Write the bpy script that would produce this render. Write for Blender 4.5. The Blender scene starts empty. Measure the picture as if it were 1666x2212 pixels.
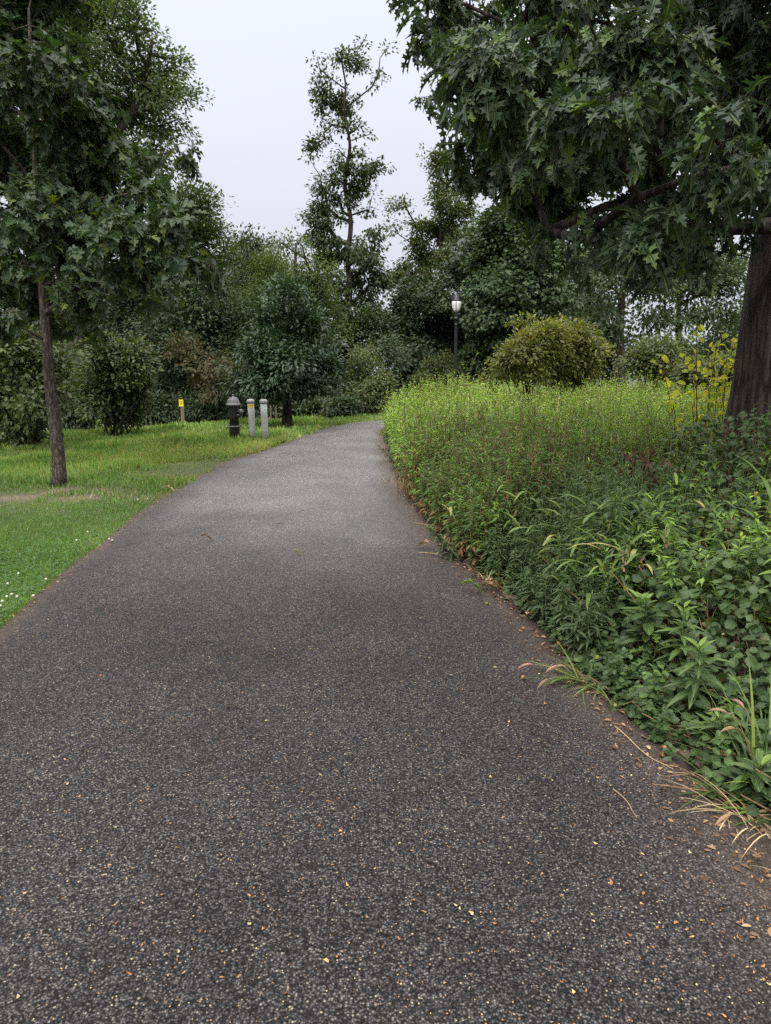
import bpy, math, random
import numpy as np
from mathutils import Vector
rng = np.random.default_rng(7)
random.seed(7)
D = bpy.data
SC = bpy.context.scene
COL = SC.collection

# ------------------------------------------------------------------ camera
FPX, CX, CY = 1533.0, 833.0, 1106.0        # focal length and centre of the 1666 x 2212 view of the photo
PITCH = math.radians(11.3)
CAMH = 1.5
cam = D.cameras.new('camera'); camo = D.objects.new('camera', cam); COL.objects.link(camo)
camo.location = (0, 0, CAMH); camo.rotation_euler = (math.pi/2 - PITCH, 0, 0)
cam.sensor_fit = 'VERTICAL'; cam.sensor_height = 36; cam.lens = 36*FPX/2212
cam.clip_end = 1500; cam.clip_start = 0.05
SC.camera = camo

# ------------------------------------------------------------------ sky, sun, exposure (overcast)
SUN_EL, SUN_AZ = math.radians(52), math.radians(205)
w = D.worlds.new('World'); SC.world = w; w.use_nodes = True
nt = w.node_tree; nt.nodes.clear()
out = nt.nodes.new('ShaderNodeOutputWorld'); bg = nt.nodes.new('ShaderNodeBackground')
sky = nt.nodes.new('ShaderNodeTexSky'); sky.sky_type = 'NISHITA'; sky.sun_disc = False
sky.sun_elevation = SUN_EL; sky.sun_rotation = SUN_AZ; sky.dust_density = 6; sky.air_density = 1.0
tc = nt.nodes.new('ShaderNodeTexCoord'); sx = nt.nodes.new('ShaderNodeSeparateXYZ')
rp = nt.nodes.new('ShaderNodeValToRGB')      # the cloud deck: a little darker towards the horizon
rp.color_ramp.elements[0].position = 0.0; rp.color_ramp.elements[0].color = (0.665, 0.69, 0.77, 1)
rp.color_ramp.elements[1].position = 0.42; rp.color_ramp.elements[1].color = (0.88, 0.925, 1.02, 1)
_e = rp.color_ramp.elements.new(.62); _e.color = (2.6, 2.6, 2.6, 1)
_e = rp.color_ramp.elements.new(1.0); _e.color = (4.3, 4.22, 4.08, 1)      # an overcast sky is about three times brighter overhead
ns = nt.nodes.new('ShaderNodeTexNoise'); ns.inputs['Scale'].default_value = 2.2; ns.inputs['Detail'].default_value = 4
mr = nt.nodes.new('ShaderNodeMapRange'); mr.inputs[3].default_value = 7.9; mr.inputs[4].default_value = 8.9
mul = nt.nodes.new('ShaderNodeVectorMath'); mul.operation = 'SCALE'
mx = nt.nodes.new('ShaderNodeMix'); mx.data_type = 'RGBA'; mx.inputs[0].default_value = 0.9
L = nt.links.new
L(tc.outputs['Generated'], sx.inputs[0]); L(sx.outputs[2], rp.inputs[0]); L(tc.outputs['Generated'], ns.inputs['Vector'])
L(ns.outputs['Fac'], mr.inputs[0]); L(rp.outputs[0], mul.inputs[0]); L(mr.outputs[0], mul.inputs['Scale'])
L(sky.outputs[0], mx.inputs[6]); L(mul.outputs[0], mx.inputs[7]); L(mx.outputs[2], bg.inputs[0])
bg.inputs[1].default_value = 0.1; L(bg.outputs[0], out.inputs[0])
sd = D.lights.new('sun', 'SUN'); so = D.objects.new('sun', sd); COL.objects.link(so)
sd.energy = 1.5; sd.angle = math.radians(14); sd.color = (1.0, 0.96, 0.9)
_sv = Vector((math.sin(SUN_AZ)*math.cos(SUN_EL), math.cos(SUN_AZ)*math.cos(SUN_EL), math.sin(SUN_EL)))
so.rotation_euler = _sv.to_track_quat('Z', 'Y').to_euler(); so.location = (0, 0, 30)
SC.view_settings.view_transform = 'Standard'; SC.view_settings.look = 'None'
SC.view_settings.exposure = 0.38; SC.view_settings.gamma = 1.0
SC.render.engine = 'CYCLES'
SC.cycles.max_bounces = 6; SC.cycles.diffuse_bounces = 3; SC.cycles.glossy_bounces = 2
SC.cycles.transmission_bounces = 3; SC.cycles.transparent_max_bounces = 4
SC.cycles.use_denoising = False

# ------------------------------------------------------------------ helpers: pixels to ground, numpy meshes
def ray(px, py):
    u = (px-CX)/FPX; v = -(py-CY)/FPX
    return np.array([u, math.cos(PITCH)+v*math.sin(PITCH), -math.sin(PITCH)+v*math.cos(PITCH)])
def P(px, py, d):                            # the point seen at a pixel, d metres ahead
    r = ray(px, py); return np.array([0, 0, CAMH]) + r*(d/r[1])
def G(px, py, z=0.0):                        # the point of the level z seen at a pixel
    r = ray(px, py); return np.array([0, 0, CAMH]) + r*((z-CAMH)/r[2])
def sstep(a, b, x):
    t = np.clip((np.asarray(x, float)-a)/(b-a), 0, 1); return t*t*(3-2*t)
def nrm(a):
    return a/np.maximum(np.linalg.norm(a, axis=-1, keepdims=True), 1e-9)
def wob(p, s=1.0, seed=0.0):                 # cheap smooth noise, about -1..1
    p = np.asarray(p, float)*s + seed
    x, y = p[..., 0], p[..., 1]; z = p[..., 2] if p.shape[-1] > 2 else 0*x
    return (np.sin(x*1.7+1.3*np.sin(y*1.1+z*.7)) + np.sin(y*2.1+1.1*np.sin(z*1.3+x*.9)+1.7) + np.sin(z*1.9+1.2*np.sin(x*1.2-y*.8)+.6))/3*1.2

def mesh_np(name, V, faces, mat, attrs=None, smooth=False):
    """V (n,3); faces = list of (m,k) int arrays"""
    me = D.meshes.new(name)
    V = np.ascontiguousarray(V, dtype=np.float32)
    me.vertices.add(len(V)); me.vertices.foreach_set('co', V.ravel())
    li = np.concatenate([f.ravel() for f in faces]).astype(np.int32)
    lt = np.concatenate([np.full(len(f), f.shape[1], np.int32) for f in faces])
    ls = np.concatenate([[0], np.cumsum(lt)[:-1]]).astype(np.int32)
    me.loops.add(len(li)); me.loops.foreach_set('vertex_index', li)
    me.polygons.add(len(lt)); me.polygons.foreach_set('loop_start', ls)
    if smooth: me.polygons.foreach_set('use_smooth', np.ones(len(lt), bool))
    else: me.polygons.foreach_set('use_smooth', np.zeros(len(lt), bool))
    for k, v in (attrs or {}).items():
        a = me.attributes.new(k, 'FLOAT', 'POINT'); a.data.foreach_set('value', np.asarray(v, np.float32))
    me.materials.append(mat); me.update(calc_edges=True)
    return me

class MB:                                    # collects pieces of one mesh
    def __init__(s): s.V = []; s.F = []; s.A = []; s.n = 0
    def add(s, V, faces, rnd=None):
        V = np.asarray(V, float)
        for f in faces: s.F.append(np.asarray(f, int)+s.n)
        s.V.append(V); s.n += len(V); s.A.append(np.full(len(V), .5) if rnd is None else np.asarray(rnd, float)*np.ones(len(V)))
        return s
    def build(s, name, mat, parent=None, smooth=False):
        F = {}
        for f in s.F: F.setdefault(f.shape[1], []).append(f)
        me = mesh_np(name, np.concatenate(s.V), [np.concatenate(v) for v in F.values()], mat, {'rnd': np.concatenate(s.A)}, smooth)
        return link(name, me, parent)
def link(name, me, parent=None):
    o = D.objects.new(name, me); COL.objects.link(o)
    if parent is not None: o.parent = parent
    return o
def tag(o, label=None, cat=None, group=None, kind=None):
    if label: o['label'] = label
    if cat: o['category'] = cat
    if group: o['group'] = group
    if kind: o['kind'] = kind
    return o
def empty(name, loc=(0, 0, 0), rz=0):
    o = D.objects.new(name, None); COL.objects.link(o); o.location = loc; o.rotation_euler = (0, 0, rz)
    o.empty_display_size = .2
    return o
def unparent_offset(o, root):                # the part was built in world space: keep it there under its thing
    o.location = -Vector(root.location)

def frustums(A, B, ra, rb, n=5):
    A = np.asarray(A, float); B = np.asarray(B, float); m = len(A)
    d = nrm(B-A); h = np.where(np.abs(d[:, 2:3]) > .9, np.array([[1., 0, 0]]), np.array([[0, 0, 1.]]))
    u = nrm(np.cross(h, d)); v = np.cross(d, u)
    a = np.arange(n)*2*np.pi/n
    c = np.cos(a)[None, :, None]; s_ = np.sin(a)[None, :, None]
    ring = u[:, None, :]*c + v[:, None, :]*s_
    ra = np.broadcast_to(np.asarray(ra, float), (m,)); rb = np.broadcast_to(np.asarray(rb, float), (m,))
    V = np.concatenate([A[:, None]+ring*ra[:, None, None], B[:, None]+ring*rb[:, None, None]], 1).reshape(-1, 3)
    base = (np.arange(m)*2*n)[:, None]; i = np.arange(n)[None]; j = (np.arange(n)+1)[None] % n
    F = np.stack([base+i, base+j, base+n+j, base+n+i], -1).reshape(-1, 4)
    return V, F
def tube(pts, rad, n=10, cap=True, flute=None):
    """one continuous tube through pts"""
    pts = np.asarray(pts, float); m = len(pts); rad = np.broadcast_to(np.asarray(rad, float), (m,))
    t = nrm(np.gradient(pts, axis=0)); u = np.zeros((m, 3)); h = np.array([1., 0, 0]) if abs(t[0][0]) < .9 else np.array([0, 1., 0])
    for i in range(m):
        h = h - t[i]*np.dot(h, t[i]); h /= np.linalg.norm(h); u[i] = h
    v = np.cross(t, u); a = np.arange(n)*2*np.pi/n
    R = rad[:, None]*np.ones((1, n))
    if flute is not None: R = R*flute(pts, a)
    V = (pts[:, None]+u[:, None]*(np.cos(a)[None, :]*R)[..., None]+v[:, None]*(np.sin(a)[None, :]*R)[..., None]).reshape(-1, 3)
    i = np.arange(n); j = (i+1) % n
    F = [np.stack([k*n+i, k*n+j, (k+1)*n+j, (k+1)*n+i], -1) for k in range(m-1)]
    F = [np.concatenate(F)]
    if cap:
        F.append(np.arange(n)[::-1][None]); F.append(((m-1)*n+np.arange(n))[None])
    return V, F
def lathe(prof, n=28, c=(0, 0, 0)):
    prof = np.asarray(prof, float); a = np.arange(n)*2*np.pi/n
    V = np.stack([prof[:, :1]*np.cos(a), prof[:, :1]*np.sin(a), prof[:, 1:2]*np.ones((1, n))], -1).reshape(-1, 3)+np.array(c)
    i = np.arange(n); j = (i+1) % n
    F = [np.concatenate([np.stack([k*n+i, k*n+j, (k+1)*n+j, (k+1)*n+i], -1) for k in range(len(prof)-1)]),
         np.arange(n)[::-1][None], ((len(prof)-1)*n+np.arange(n))[None]]
    return V, F
def box(c, s, rot=None, bev=0.0):
    c = np.array(c, float); h = np.array(s, float)/2
    if bev <= 0:
        V = np.array([[x, y, z] for z in (-1, 1) for y in (-1, 1) for x in (-1, 1)])*h
        F = [np.array([[0, 2, 3, 1], [4, 5, 7, 6], [0, 1, 5, 4], [2, 6, 7, 3], [0, 4, 6, 2], [1, 3, 7, 5]])]
    else:                                    # bevelled in plan and on both ends
        b = bev; x, y, z = h
        def ring(dx, zz): return [[-x+b+dx, -y+dx, zz], [x-b-dx, -y+dx, zz], [x-dx, -y+b+dx, zz], [x-dx, y-b-dx, zz], [x-b-dx, y-dx, zz], [-x+b+dx, y-dx, zz], [-x+dx, y-b-dx, zz], [-x+dx, -y+b+dx, zz]]
        V = np.array(ring(b*.6, -z)+ring(0, -z+b)+ring(0, z-b)+ring(b*.6, z)); i = np.arange(8); j = (i+1) % 8
        F = [np.concatenate([np.stack([k*8+i, k*8+j, (k+1)*8+j, (k+1)*8+i], -1) for k in range(3)]), np.arange(8)[::-1][None], (24+np.arange(8))[None]]
    if rot is not None: V = V @ np.array(rot).T
    return V+c, F
def frames(t, up):
    t = nrm(t); s = np.cross(up, t); s = nrm(s+1e-6*np.array([1, .3, .2])); n = np.cross(t, s)
    return t, s, n
def scatter(T, faces, pos, t, up, size, rnd, wid=1.0):
    """copies of a leaf template T (x along, y across, z normal) at pos; returns V, faces, attrs"""
    m, k = len(pos), len(T); t, s, n = frames(t, up)
    size = np.broadcast_to(np.asarray(size, float), (m,))[:, None, None]
    wid = np.broadcast_to(np.asarray(wid, float), (m,))[:, None, None]
    V = pos[:, None]+size*(T[None, :, 0:1]*t[:, None]+wid*T[None, :, 1:2]*s[:, None]+T[None, :, 2:3]*n[:, None])
    off = (np.arange(m)*k)[:, None, None]
    F = [(np.asarray(f)[None]+off).reshape(-1, np.asarray(f).shape[1]) for f in faces]
    A = {'rnd': np.repeat(rnd, k), 'lx': np.tile(T[:, 0], m), 'ly': np.tile(np.abs(T[:, 1]), m)}
    return V.reshape(-1, 3), F, A
def leaves_obj(name, mat, batches, parent=None):
    Vs, Fd, As, n = [], {}, {'rnd': [], 'lx': [], 'ly': []}, 0
    for V, F, A in batches:
        for f in F: Fd.setdefault(f.shape[1], []).append(f+n)
        Vs.append(V); n += len(V)
        for k in As: As[k].append(A[k])
    me = mesh_np(name, np.concatenate(Vs), [np.concatenate(v) for v in Fd.values()], mat, {k: np.concatenate(v) for k, v in As.items()})
    return link(name, me, parent)

# leaf templates ---------------------------------------------------------------------------------------------
def half_leaf(outl, fold=.25, droop=.25):
    o = np.array(outl, float); k = len(o)
    up = np.column_stack([o[:, 0], o[:, 1], fold*o[:, 1]-droop*o[:, 0]**2])
    dn = up.copy(); dn[:, 1] *= -1
    mid = np.array([[0, 0, 0], [.5, 0, -droop*.25], [1.0, 0, -droop]])
    V = np.concatenate([up, dn, mid]); m0 = 2*k
    return V, [np.array([[m0, m0+1, m0+2]+list(range(k-1, -1, -1))][0:1]), np.array([[m0+2, m0+1, m0]+list(range(k, 2*k))])]
def narrow(t, k=.82): t[0][:, 1] *= k; return t
OAK = narrow(half_leaf([(.0, .007), (.17, .009), (.21, .05), (.22, .17), (.30, .14), (.33, .06), (.40, .10), (.42, .36), (.49, .27), (.57, .35), (.53, .2), (.56, .065), (.64, .09), (.70, .29), (.75, .19), (.84, .23), (.80, .11), (.83, .055), (.90, .10), (.93, .05)], .3, .42))
OAK2 = narrow(half_leaf([(.0, .01), (.18, .012), (.24, .17), (.33, .06), (.45, .36), (.56, .33), (.57, .07), (.72, .28), (.83, .22), (.84, .06), (.92, .08)], .3, .35), .9)
ROUND = half_leaf([(.0, .01), (.12, .02), (.16, .25), (.32, .4), (.48, .36), (.6, .42), (.8, .36), (.94, .15)], .22, .18)
LANCE = half_leaf([(.0, .012), (.25, .085), (.5, .1), (.8, .05)], .4, .35)
BLUNT = half_leaf([(.0, .02), (.2, .16), (.45, .25), (.75, .22), (.95, .08)], .2, .2)
DIA = (np.array([[0, 0, 0], [.45, .27, .05], [1, 0, -.12], [.45, -.27, .05]]), [np.array([[0, 1, 2], [0, 2, 3]])])
def _frond(npair=4, ln=.42, wd=.15):         # pinnate leaf
    V, F = [], []
    for i in range(npair):
        x = .15+.8*i/npair
        for s in (-1, 1):
            b = len(V); a = .5
            V += [[x, 0, -.3*x*x], [x+ln*.5*a, s*ln*.45, -.3*x*x-.03], [x+ln*a, s*ln*.9, -.3*x*x-.12], [x+ln*.5*a+wd, s*ln*.38, -.3*x*x-.05]]
            F.append([b, b+1, b+2, b+3] if s > 0 else [b+3, b+2, b+1, b])
    b = len(V); V += [[.9, 0, -.25], [1.05, .06, -.33], [1.2, 0, -.42], [1.05, -.06, -.33]]; F.append([b, b+1, b+2, b+3])
    return np.array(V), [np.array(F)]
FROND = _frond()
def _maple():
    o = [(.0, .01), (.15, .02), (.1, .28), (.3, .25), (.28, .5), (.5, .38), (.62, .42), (.68, .2), (.9, .12)]
    return half_leaf(o, .2, .25)
MAPLE = _maple()

# ------------------------------------------------------------------ materials
def new_mat(name):
    m = D.materials.new(name); m.use_nodes = True; n = m.node_tree.nodes
    return m, n, m.node_tree.links.new, n['Principled BSDF'], n['Material Output']
def ramp(n, stops):
    r = n.new('ShaderNodeValToRGB'); e = r.color_ramp.elements
    while len(e) < len(stops): e.new(.5)
    for k, (p, c) in enumerate(stops): e[k].position = p; e[k].color = (c[0], c[1], c[2], 1) if len(c) == 3 else c
    return r
def leaf_mat(name, stops, rough=.5, trans=.3, spec=.4, tcol=(1.25, 1.3, .45), veins=False, patch=.25, pscale=.8):
    m, n, L, b, o = new_mat(name)
    at = n.new('ShaderNodeAttribute'); at.attribute_name = 'rnd'
    r = ramp(n, stops); L(at.outputs['Fac'], r.inputs[0]); col = r.outputs[0]
    tcn = n.new('ShaderNodeTexCoord'); no = n.new('ShaderNodeTexNoise'); no.inputs['Scale'].default_value = pscale; no.inputs['Detail'].default_value = 3
    L(tcn.outputs['Object'], no.inputs['Vector'])
    mp = n.new('ShaderNodeMapRange'); mp.inputs[1].default_value = .3; mp.inputs[2].default_value = .7; mp.inputs[3].default_value = 1-patch; mp.inputs[4].default_value = 1+patch
    L(no.outputs['Fac'], mp.inputs[0]); sc_ = n.new('ShaderNodeVectorMath'); sc_.operation = 'SCALE'; L(col, sc_.inputs[0]); L(mp.outputs[0], sc_.inputs['Scale']); col = sc_.outputs[0]
    if veins:
        ax = n.new('ShaderNodeAttribute'); ax.attribute_name = 'lx'; ay = n.new('ShaderNodeAttribute'); ay.attribute_name = 'ly'
        lt = n.new('ShaderNodeMath'); lt.operation = 'LESS_THAN'; lt.inputs[1].default_value = .014; L(ay.outputs['Fac'], lt.inputs[0])
        mm = n.new('ShaderNodeMix'); mm.data_type = 'RGBA'; mm.inputs[7].default_value = (.16, .2, .07, 1)
        f = n.new('ShaderNodeMath'); f.operation = 'MULTIPLY'; f.inputs[1].default_value = .7; L(lt.outputs[0], f.inputs[0])
        L(f.outputs[0], mm.inputs[0]); L(col, mm.inputs[6]); col = mm.outputs[2]
    L(col, b.inputs['Base Color']); b.inputs['Roughness'].default_value = rough; b.inputs['Specular IOR Level'].default_value = spec
    if trans > 0:
        tm = n.new('ShaderNodeVectorMath'); tm.operation = 'MULTIPLY'; tm.inputs[1].default_value = tcol; L(col, tm.inputs[0])
        t = n.new('ShaderNodeBsdfTranslucent'); L(tm.outputs[0], t.inputs[0])
        ms = n.new('ShaderNodeMixShader'); ms.inputs[0].default_value = trans; L(b.outputs[0], ms.inputs[1]); L(t.outputs[0], ms.inputs[2]); L(ms.outputs[0], o.inputs[0])
    return m
def bark_mat(name, c1, c2, scale=14, bump=.6, stretch=.22):
    m, n, L, b, o = new_mat(name)
    tcn = n.new('ShaderNodeTexCoord'); mp = n.new('ShaderNodeMapping'); mp.inputs['Scale'].default_value = (1, 1, stretch)
    L(tcn.outputs['Object'], mp.inputs[0])
    vo = n.new('ShaderNodeTexVoronoi'); vo.feature = 'DISTANCE_TO_EDGE'; vo.inputs['Scale'].default_value = scale
    no = n.new('ShaderNodeTexNoise'); no.inputs['Scale'].default_value = scale*1.3; no.inputs['Detail'].default_value = 8; no.inputs['Roughness'].default_value = .7
    L(mp.outputs[0], no.inputs['Vector'])
    ad = n.new('ShaderNodeMix'); ad.data_type = 'VECTOR'; ad.inputs[0].default_value = .12
    L(mp.outputs[0], ad.inputs[4]); L(no.outputs['Color'], ad.inputs[5]); L(ad.outputs[1], vo.inputs['Vector'])
    r = ramp(n, [(0, (.0, .0, .0)), (.12, (.6, .6, .6)), (.4, (1, 1, 1))]); L(vo.outputs['Distance'], r.inputs[0])
    mu = n.new('ShaderNodeMath'); mu.operation = 'MULTIPLY'; L(r.outputs[0], mu.inputs[0]); L(no.outputs['Fac'], mu.inputs[1])
    cr = ramp(n, [(.0, c1), (.6, c2)]); L(mu.outputs[0], cr.inputs[0]); L(cr.outputs[0], b.inputs['Base Color'])
    bp = n.new('ShaderNodeBump'); bp.inputs['Strength'].default_value = bump; bp.inputs['Distance'].default_value = .03
    L(mu.outputs[0], bp.inputs['Height']); L(bp.outputs[0], b.inputs['Normal']); b.inputs['Roughness'].default_value = .9
    b.inputs['Specular IOR Level'].default_value = .2
    return m
def paint_mat(name, col, rough=.5, metal=0.0, dirt=.25, dcol=(.05, .045, .04), scale=9, bump=.05):
    m, n, L, b, o = new_mat(name)
    tcn = n.new('ShaderNodeTexCoord'); no = n.new('ShaderNodeTexNoise'); no.inputs['Scale'].default_value = scale; no.inputs['Detail'].default_value = 7; no.inputs['Roughness'].default_value = .65
    L(tcn.outputs['Object'], no.inputs['Vector'])
    r = ramp(n, [(.35, (0, 0, 0)), (.75, (1, 1, 1))]); L(no.outputs['Fac'], r.inputs[0])
    f = n.new('ShaderNodeMath'); f.operation = 'MULTIPLY'; f.inputs[1].default_value = dirt; L(r.outputs[0], f.inputs[0])
    mm = n.new('ShaderNodeMix'); mm.data_type = 'RGBA'; mm.inputs[6].default_value = (*col, 1); mm.inputs[7].default_value = (*dcol, 1); L(f.outputs[0], mm.inputs[0])
    L(mm.outputs[2], b.inputs['Base Color']); b.inputs['Roughness'].default_value = rough; b.inputs['Metallic'].default_value = metal
    bp = n.new('ShaderNodeBump'); bp.inputs['Strength'].default_value = bump*4; bp.inputs['Distance'].default_value = .004; L(no.outputs['Fac'], bp.inputs['Height']); L(bp.outputs[0], b.inputs['Normal'])
    return m

GRN = lambda r, g, b: (r, g, b)
M = {}
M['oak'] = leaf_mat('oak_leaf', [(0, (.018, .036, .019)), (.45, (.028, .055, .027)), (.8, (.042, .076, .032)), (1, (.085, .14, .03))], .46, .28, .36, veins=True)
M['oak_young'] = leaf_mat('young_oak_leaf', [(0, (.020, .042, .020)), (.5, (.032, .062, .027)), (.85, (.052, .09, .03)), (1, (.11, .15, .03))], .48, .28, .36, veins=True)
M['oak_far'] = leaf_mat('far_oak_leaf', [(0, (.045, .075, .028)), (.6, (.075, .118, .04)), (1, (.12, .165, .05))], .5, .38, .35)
M['light'] = leaf_mat('light_tree_leaf', [(0, (.055, .085, .025)), (.6, (.085, .125, .035)), (1, (.14, .17, .05))], .5, .35, .35)
M['dark'] = leaf_mat('dark_tree_leaf', [(0, (.030, .052, .024)), (.6, (.046, .076, .032)), (1, (.07, .105, .038))], .5, .22, .4)
M['bluish'] = leaf_mat('round_oak_leaf', [(0, (.024, .048, .026)), (.6, (.04, .075, .036)), (1, (.075, .115, .045))], .42, .2, .5)
M['locust'] = leaf_mat('locust_leaf', [(0, (.034, .055, .02)), (.6, (.055, .088, .03)), (.92, (.07, .10, .03)), (1, (.13, .09, .03))], .5, .3, .35)
M['locust_pale'] = leaf_mat('pale_locust_leaf', [(0, (.05, .075, .022)), (.6, (.075, .105, .03)), (1, (.16, .14, .035))], .5, .35, .35)
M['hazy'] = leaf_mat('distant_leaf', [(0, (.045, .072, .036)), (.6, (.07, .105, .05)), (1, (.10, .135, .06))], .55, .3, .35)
M['maple'] = leaf_mat('maple_leaf', [(0, (.030, .055, .022)), (.6, (.048, .083, .03)), (1, (.085, .125, .04))], .5, .25, .35)
M['olive'] = leaf_mat('olive_shrub_leaf', [(0, (.06, .078, .028)), (.6, (.095, .115, .042)), (.9, (.15, .16, .06)), (1, (.22, .14, .05))], .5, .3, .35)
M['yolive'] = leaf_mat('yellowing_shrub_leaf', [(0, (.075, .095, .028)), (.5, (.13, .145, .04)), (.8, (.22, .21, .055)), (1, (.32, .20, .05))], .5, .35, .35)
M['yellow'] = leaf_mat('yellow_leaf', [(0, (.22, .32, .05)), (.6, (.50, .54, .06)), (1, (.66, .58, .07))], .5, .5, .3, tcol=(1.2, 1.2, .4))
M['bush_left'] = leaf_mat('left_shrub_leaf', [(0, (.045, .07, .024)), (.55, (.075, .105, .034)), (.9, (.125, .145, .04)), (1, (.25, .18, .04))], .48, .3, .4)
M['rusty'] = leaf_mat('rusty_leaf', [(0, (.04, .055, .02)), (.55, (.07, .068, .03)), (1, (.14, .075, .035))], .6, .25, .3)
M['vine'] = leaf_mat('vine_leaf', [(0, (.026, .046, .018)), (.5, (.045, .078, .028)), (.93, (.085, .125, .04)), (1, (.2, .2, .04))], .5, .25, .35, veins=True)
M['golden'] = leaf_mat('goldenrod_leaf', [(0, (.17, .10, .05)), (.14, (.32, .21, .10)), (.17, (.06, .10, .032)), (.5, (.10, .17, .042)), (.75, (.19, .30, .05)), (1, (.32, .43, .08))], .5, .35, .35, patch=.25, tcol=(1.05, 1.3, .5))
M['green_weed'] = leaf_mat('weed_leaf', [(0, (.035, .062, .026)), (.6, (.065, .115, .038)), (1, (.17, .27, .045))], .45, .3, .4, veins=True)
M['blade'] = leaf_mat('grass_clump_blade', [(0, (.05, .095, .025)), (.6, (.13, .21, .045)), (.9, (.24, .30, .06)), (1, (.45, .40, .15))], .45, .35, .4)
M['straw'] = leaf_mat('straw', [(0, (.22, .15, .08)), (.6, (.40, .29, .16)), (1, (.55, .43, .27))], .7, .2, .2)
M['seed'] = leaf_mat('seed_head', [(0, (.22, .16, .09)), (.6, (.36, .26, .16)), (1, (.45, .25, .2))], .7, .3, .2)
M['lawn'] = leaf_mat('lawn_grass', [(0, (.22, .20, .08)), (.1, (.36, .34, .15)), (.14, (.07, .135, .03)), (.6, (.115, .215, .045)), (1, (.29, .38, .12))], .5, .35, .35, patch=.34, pscale=.6)
M['clover'] = leaf_mat('clover_leaf', [(0, (.04, .10, .025)), (.6, (.06, .145, .03)), (1, (.09, .18, .05))], .5, .3, .4)
M['litter'] = leaf_mat('dead_leaf', [(0, (.07, .04, .022)), (.5, (.18, .095, .05)), (.85, (.32, .19, .10)), (1, (.45, .32, .2))], .7, .1, .3)
M['flake'] = leaf_mat('leaf_flake', [(0, (.30, .11, .04)), (.5, (.45, .23, .09)), (.8, (.55, .38, .16)), (1, (.5, .45, .2))], .6, .1, .3)
M['red'] = leaf_mat('dead_red_leaf', [(0, (.05, .018, .012)), (1, (.11, .035, .022))], .6, .2, .3)
M['white_flower'] = leaf_mat('clover_flower', [(0, (.55, .52, .45)), (1, (.75, .72, .66))], .7, .2, .2)
M['bark_young'] = bark_mat('bark_young_oak', (.045, .036, .03), (.21, .17, .14), 26, .9, .3)
M['bark_big'] = bark_mat('bark_big_oak', (.018, .014, .013), (.085, .066, .058), 12, 1.0, .13)
M['bark'] = bark_mat('bark_dark', (.02, .017, .015), (.085, .07, .06), 9, .6)
M['bark_locust'] = bark_mat('bark_locust', (.018, .014, .012), (.085, .066, .054), 6, .7, .2)
M['stem_brown'] = bark_mat('stem_brown', (.12, .065, .035), (.27, .16, .085), 30, .2)
M['stem_green'] = bark_mat('stem_green', (.05, .08, .025), (.10, .15, .05), 30, .2)

# ------------------------------------------------------------------ terrain and path layout
Lp = [(-1.95, -4.0), (-2.05, 1.5)] + [tuple(G(x, y)[:2]) for x, y in [(0, 1362), (130, 1245), (250, 1150), (350, 1072), (480, 1003), (600, 962), (665, 936), (725, 917), (775, 911), (830, 908)]] + [(2.6, 23.0), (6, 23.7), (12, 23.2), (20, 22)]
Rp = [(1.05, -4.0), (1.22, 1.0)] + [tuple(G(x, y)[:2]) for x, y in [(1666, 1850), (1480, 1640), (1290, 1500), (1120, 1320), (1000, 1225), (915, 1120), (862, 1040), (845, 985), (832, 950), (822, 928)]] + [(1.2, 19.8), (4.5, 20.7), (12, 20.2), (20, 19)]
def resample(poly, n):
    p = np.array(poly); s = np.concatenate([[0], np.cumsum(np.linalg.norm(np.diff(p, axis=0), axis=1))]); q = np.linspace(0, s[-1], n)
    r = np.column_stack([np.interp(q, s, p[:, 0]), np.interp(q, s, p[:, 1])])
    for _ in range(6): r[1:-1] = (r[:-2]+2*r[1:-1]+r[2:])/4
    return r
NL = 420
LE = resample(Lp, NL); RE = resample(Rp, NL)
LE += np.column_stack([wob(LE, 3.1), wob(LE, 2.7, 5)])*.022+np.column_stack([wob(LE, 17), wob(LE, 13, 5)])*.014 + rng.normal(0, .006, LE.shape)
RE += np.column_stack([wob(RE, 3.3, 2), wob(RE, 2.9, 8)])*.035+np.column_stack([wob(RE, 15), wob(RE, 12, 5)])*.018 + rng.normal(0, .008, RE.shape)
PATH = np.concatenate([LE, RE[::-1]])
def inside(pts, poly):
    x, y = pts[:, 0], pts[:, 1]; c = np.zeros(len(pts), bool); q = np.roll(poly, -1, 0)
    for (x1, y1), (x2, y2) in zip(poly, q):
        if y1 == y2: continue
        m = ((y1 > y) != (y2 > y)) & (x < (x2-x1)*(y-y1)/(y2-y1)+x1); c ^= m
    return c
PATH_S = np.concatenate([resample(Lp, 90), resample(Rp, 90)[::-1]])
def dist_to(pts, line):
    best = np.full(len(pts), 1e9)
    for a, b in zip(line[:-1], line[1:]):
        d = b-a; t = np.clip(((pts-a)@d)/max(d@d, 1e-9), 0, 1); best = np.minimum(best, np.linalg.norm(pts-(a+t[:, None]*d), axis=1))
    return best
RL = resample(Rp, 60); LL = resample(Lp, 60)
def crest(x): return 17.0+np.clip(np.asarray(x, float)+8, -2, 20)*1.0
def gh(x, y):
    x = np.asarray(x, float); y = np.asarray(y, float)
    fall = -.1*np.clip(y-crest(x), 0, 22)
    fall = np.where(fall < -2.1, -2.1, fall)
    return fall*sstep(2, -1.5, x) + .03*wob(np.stack([x, y], -1), .6)*sstep(.1, 1.5, np.abs(x+.8)-1.7)*(y > 2)

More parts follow.
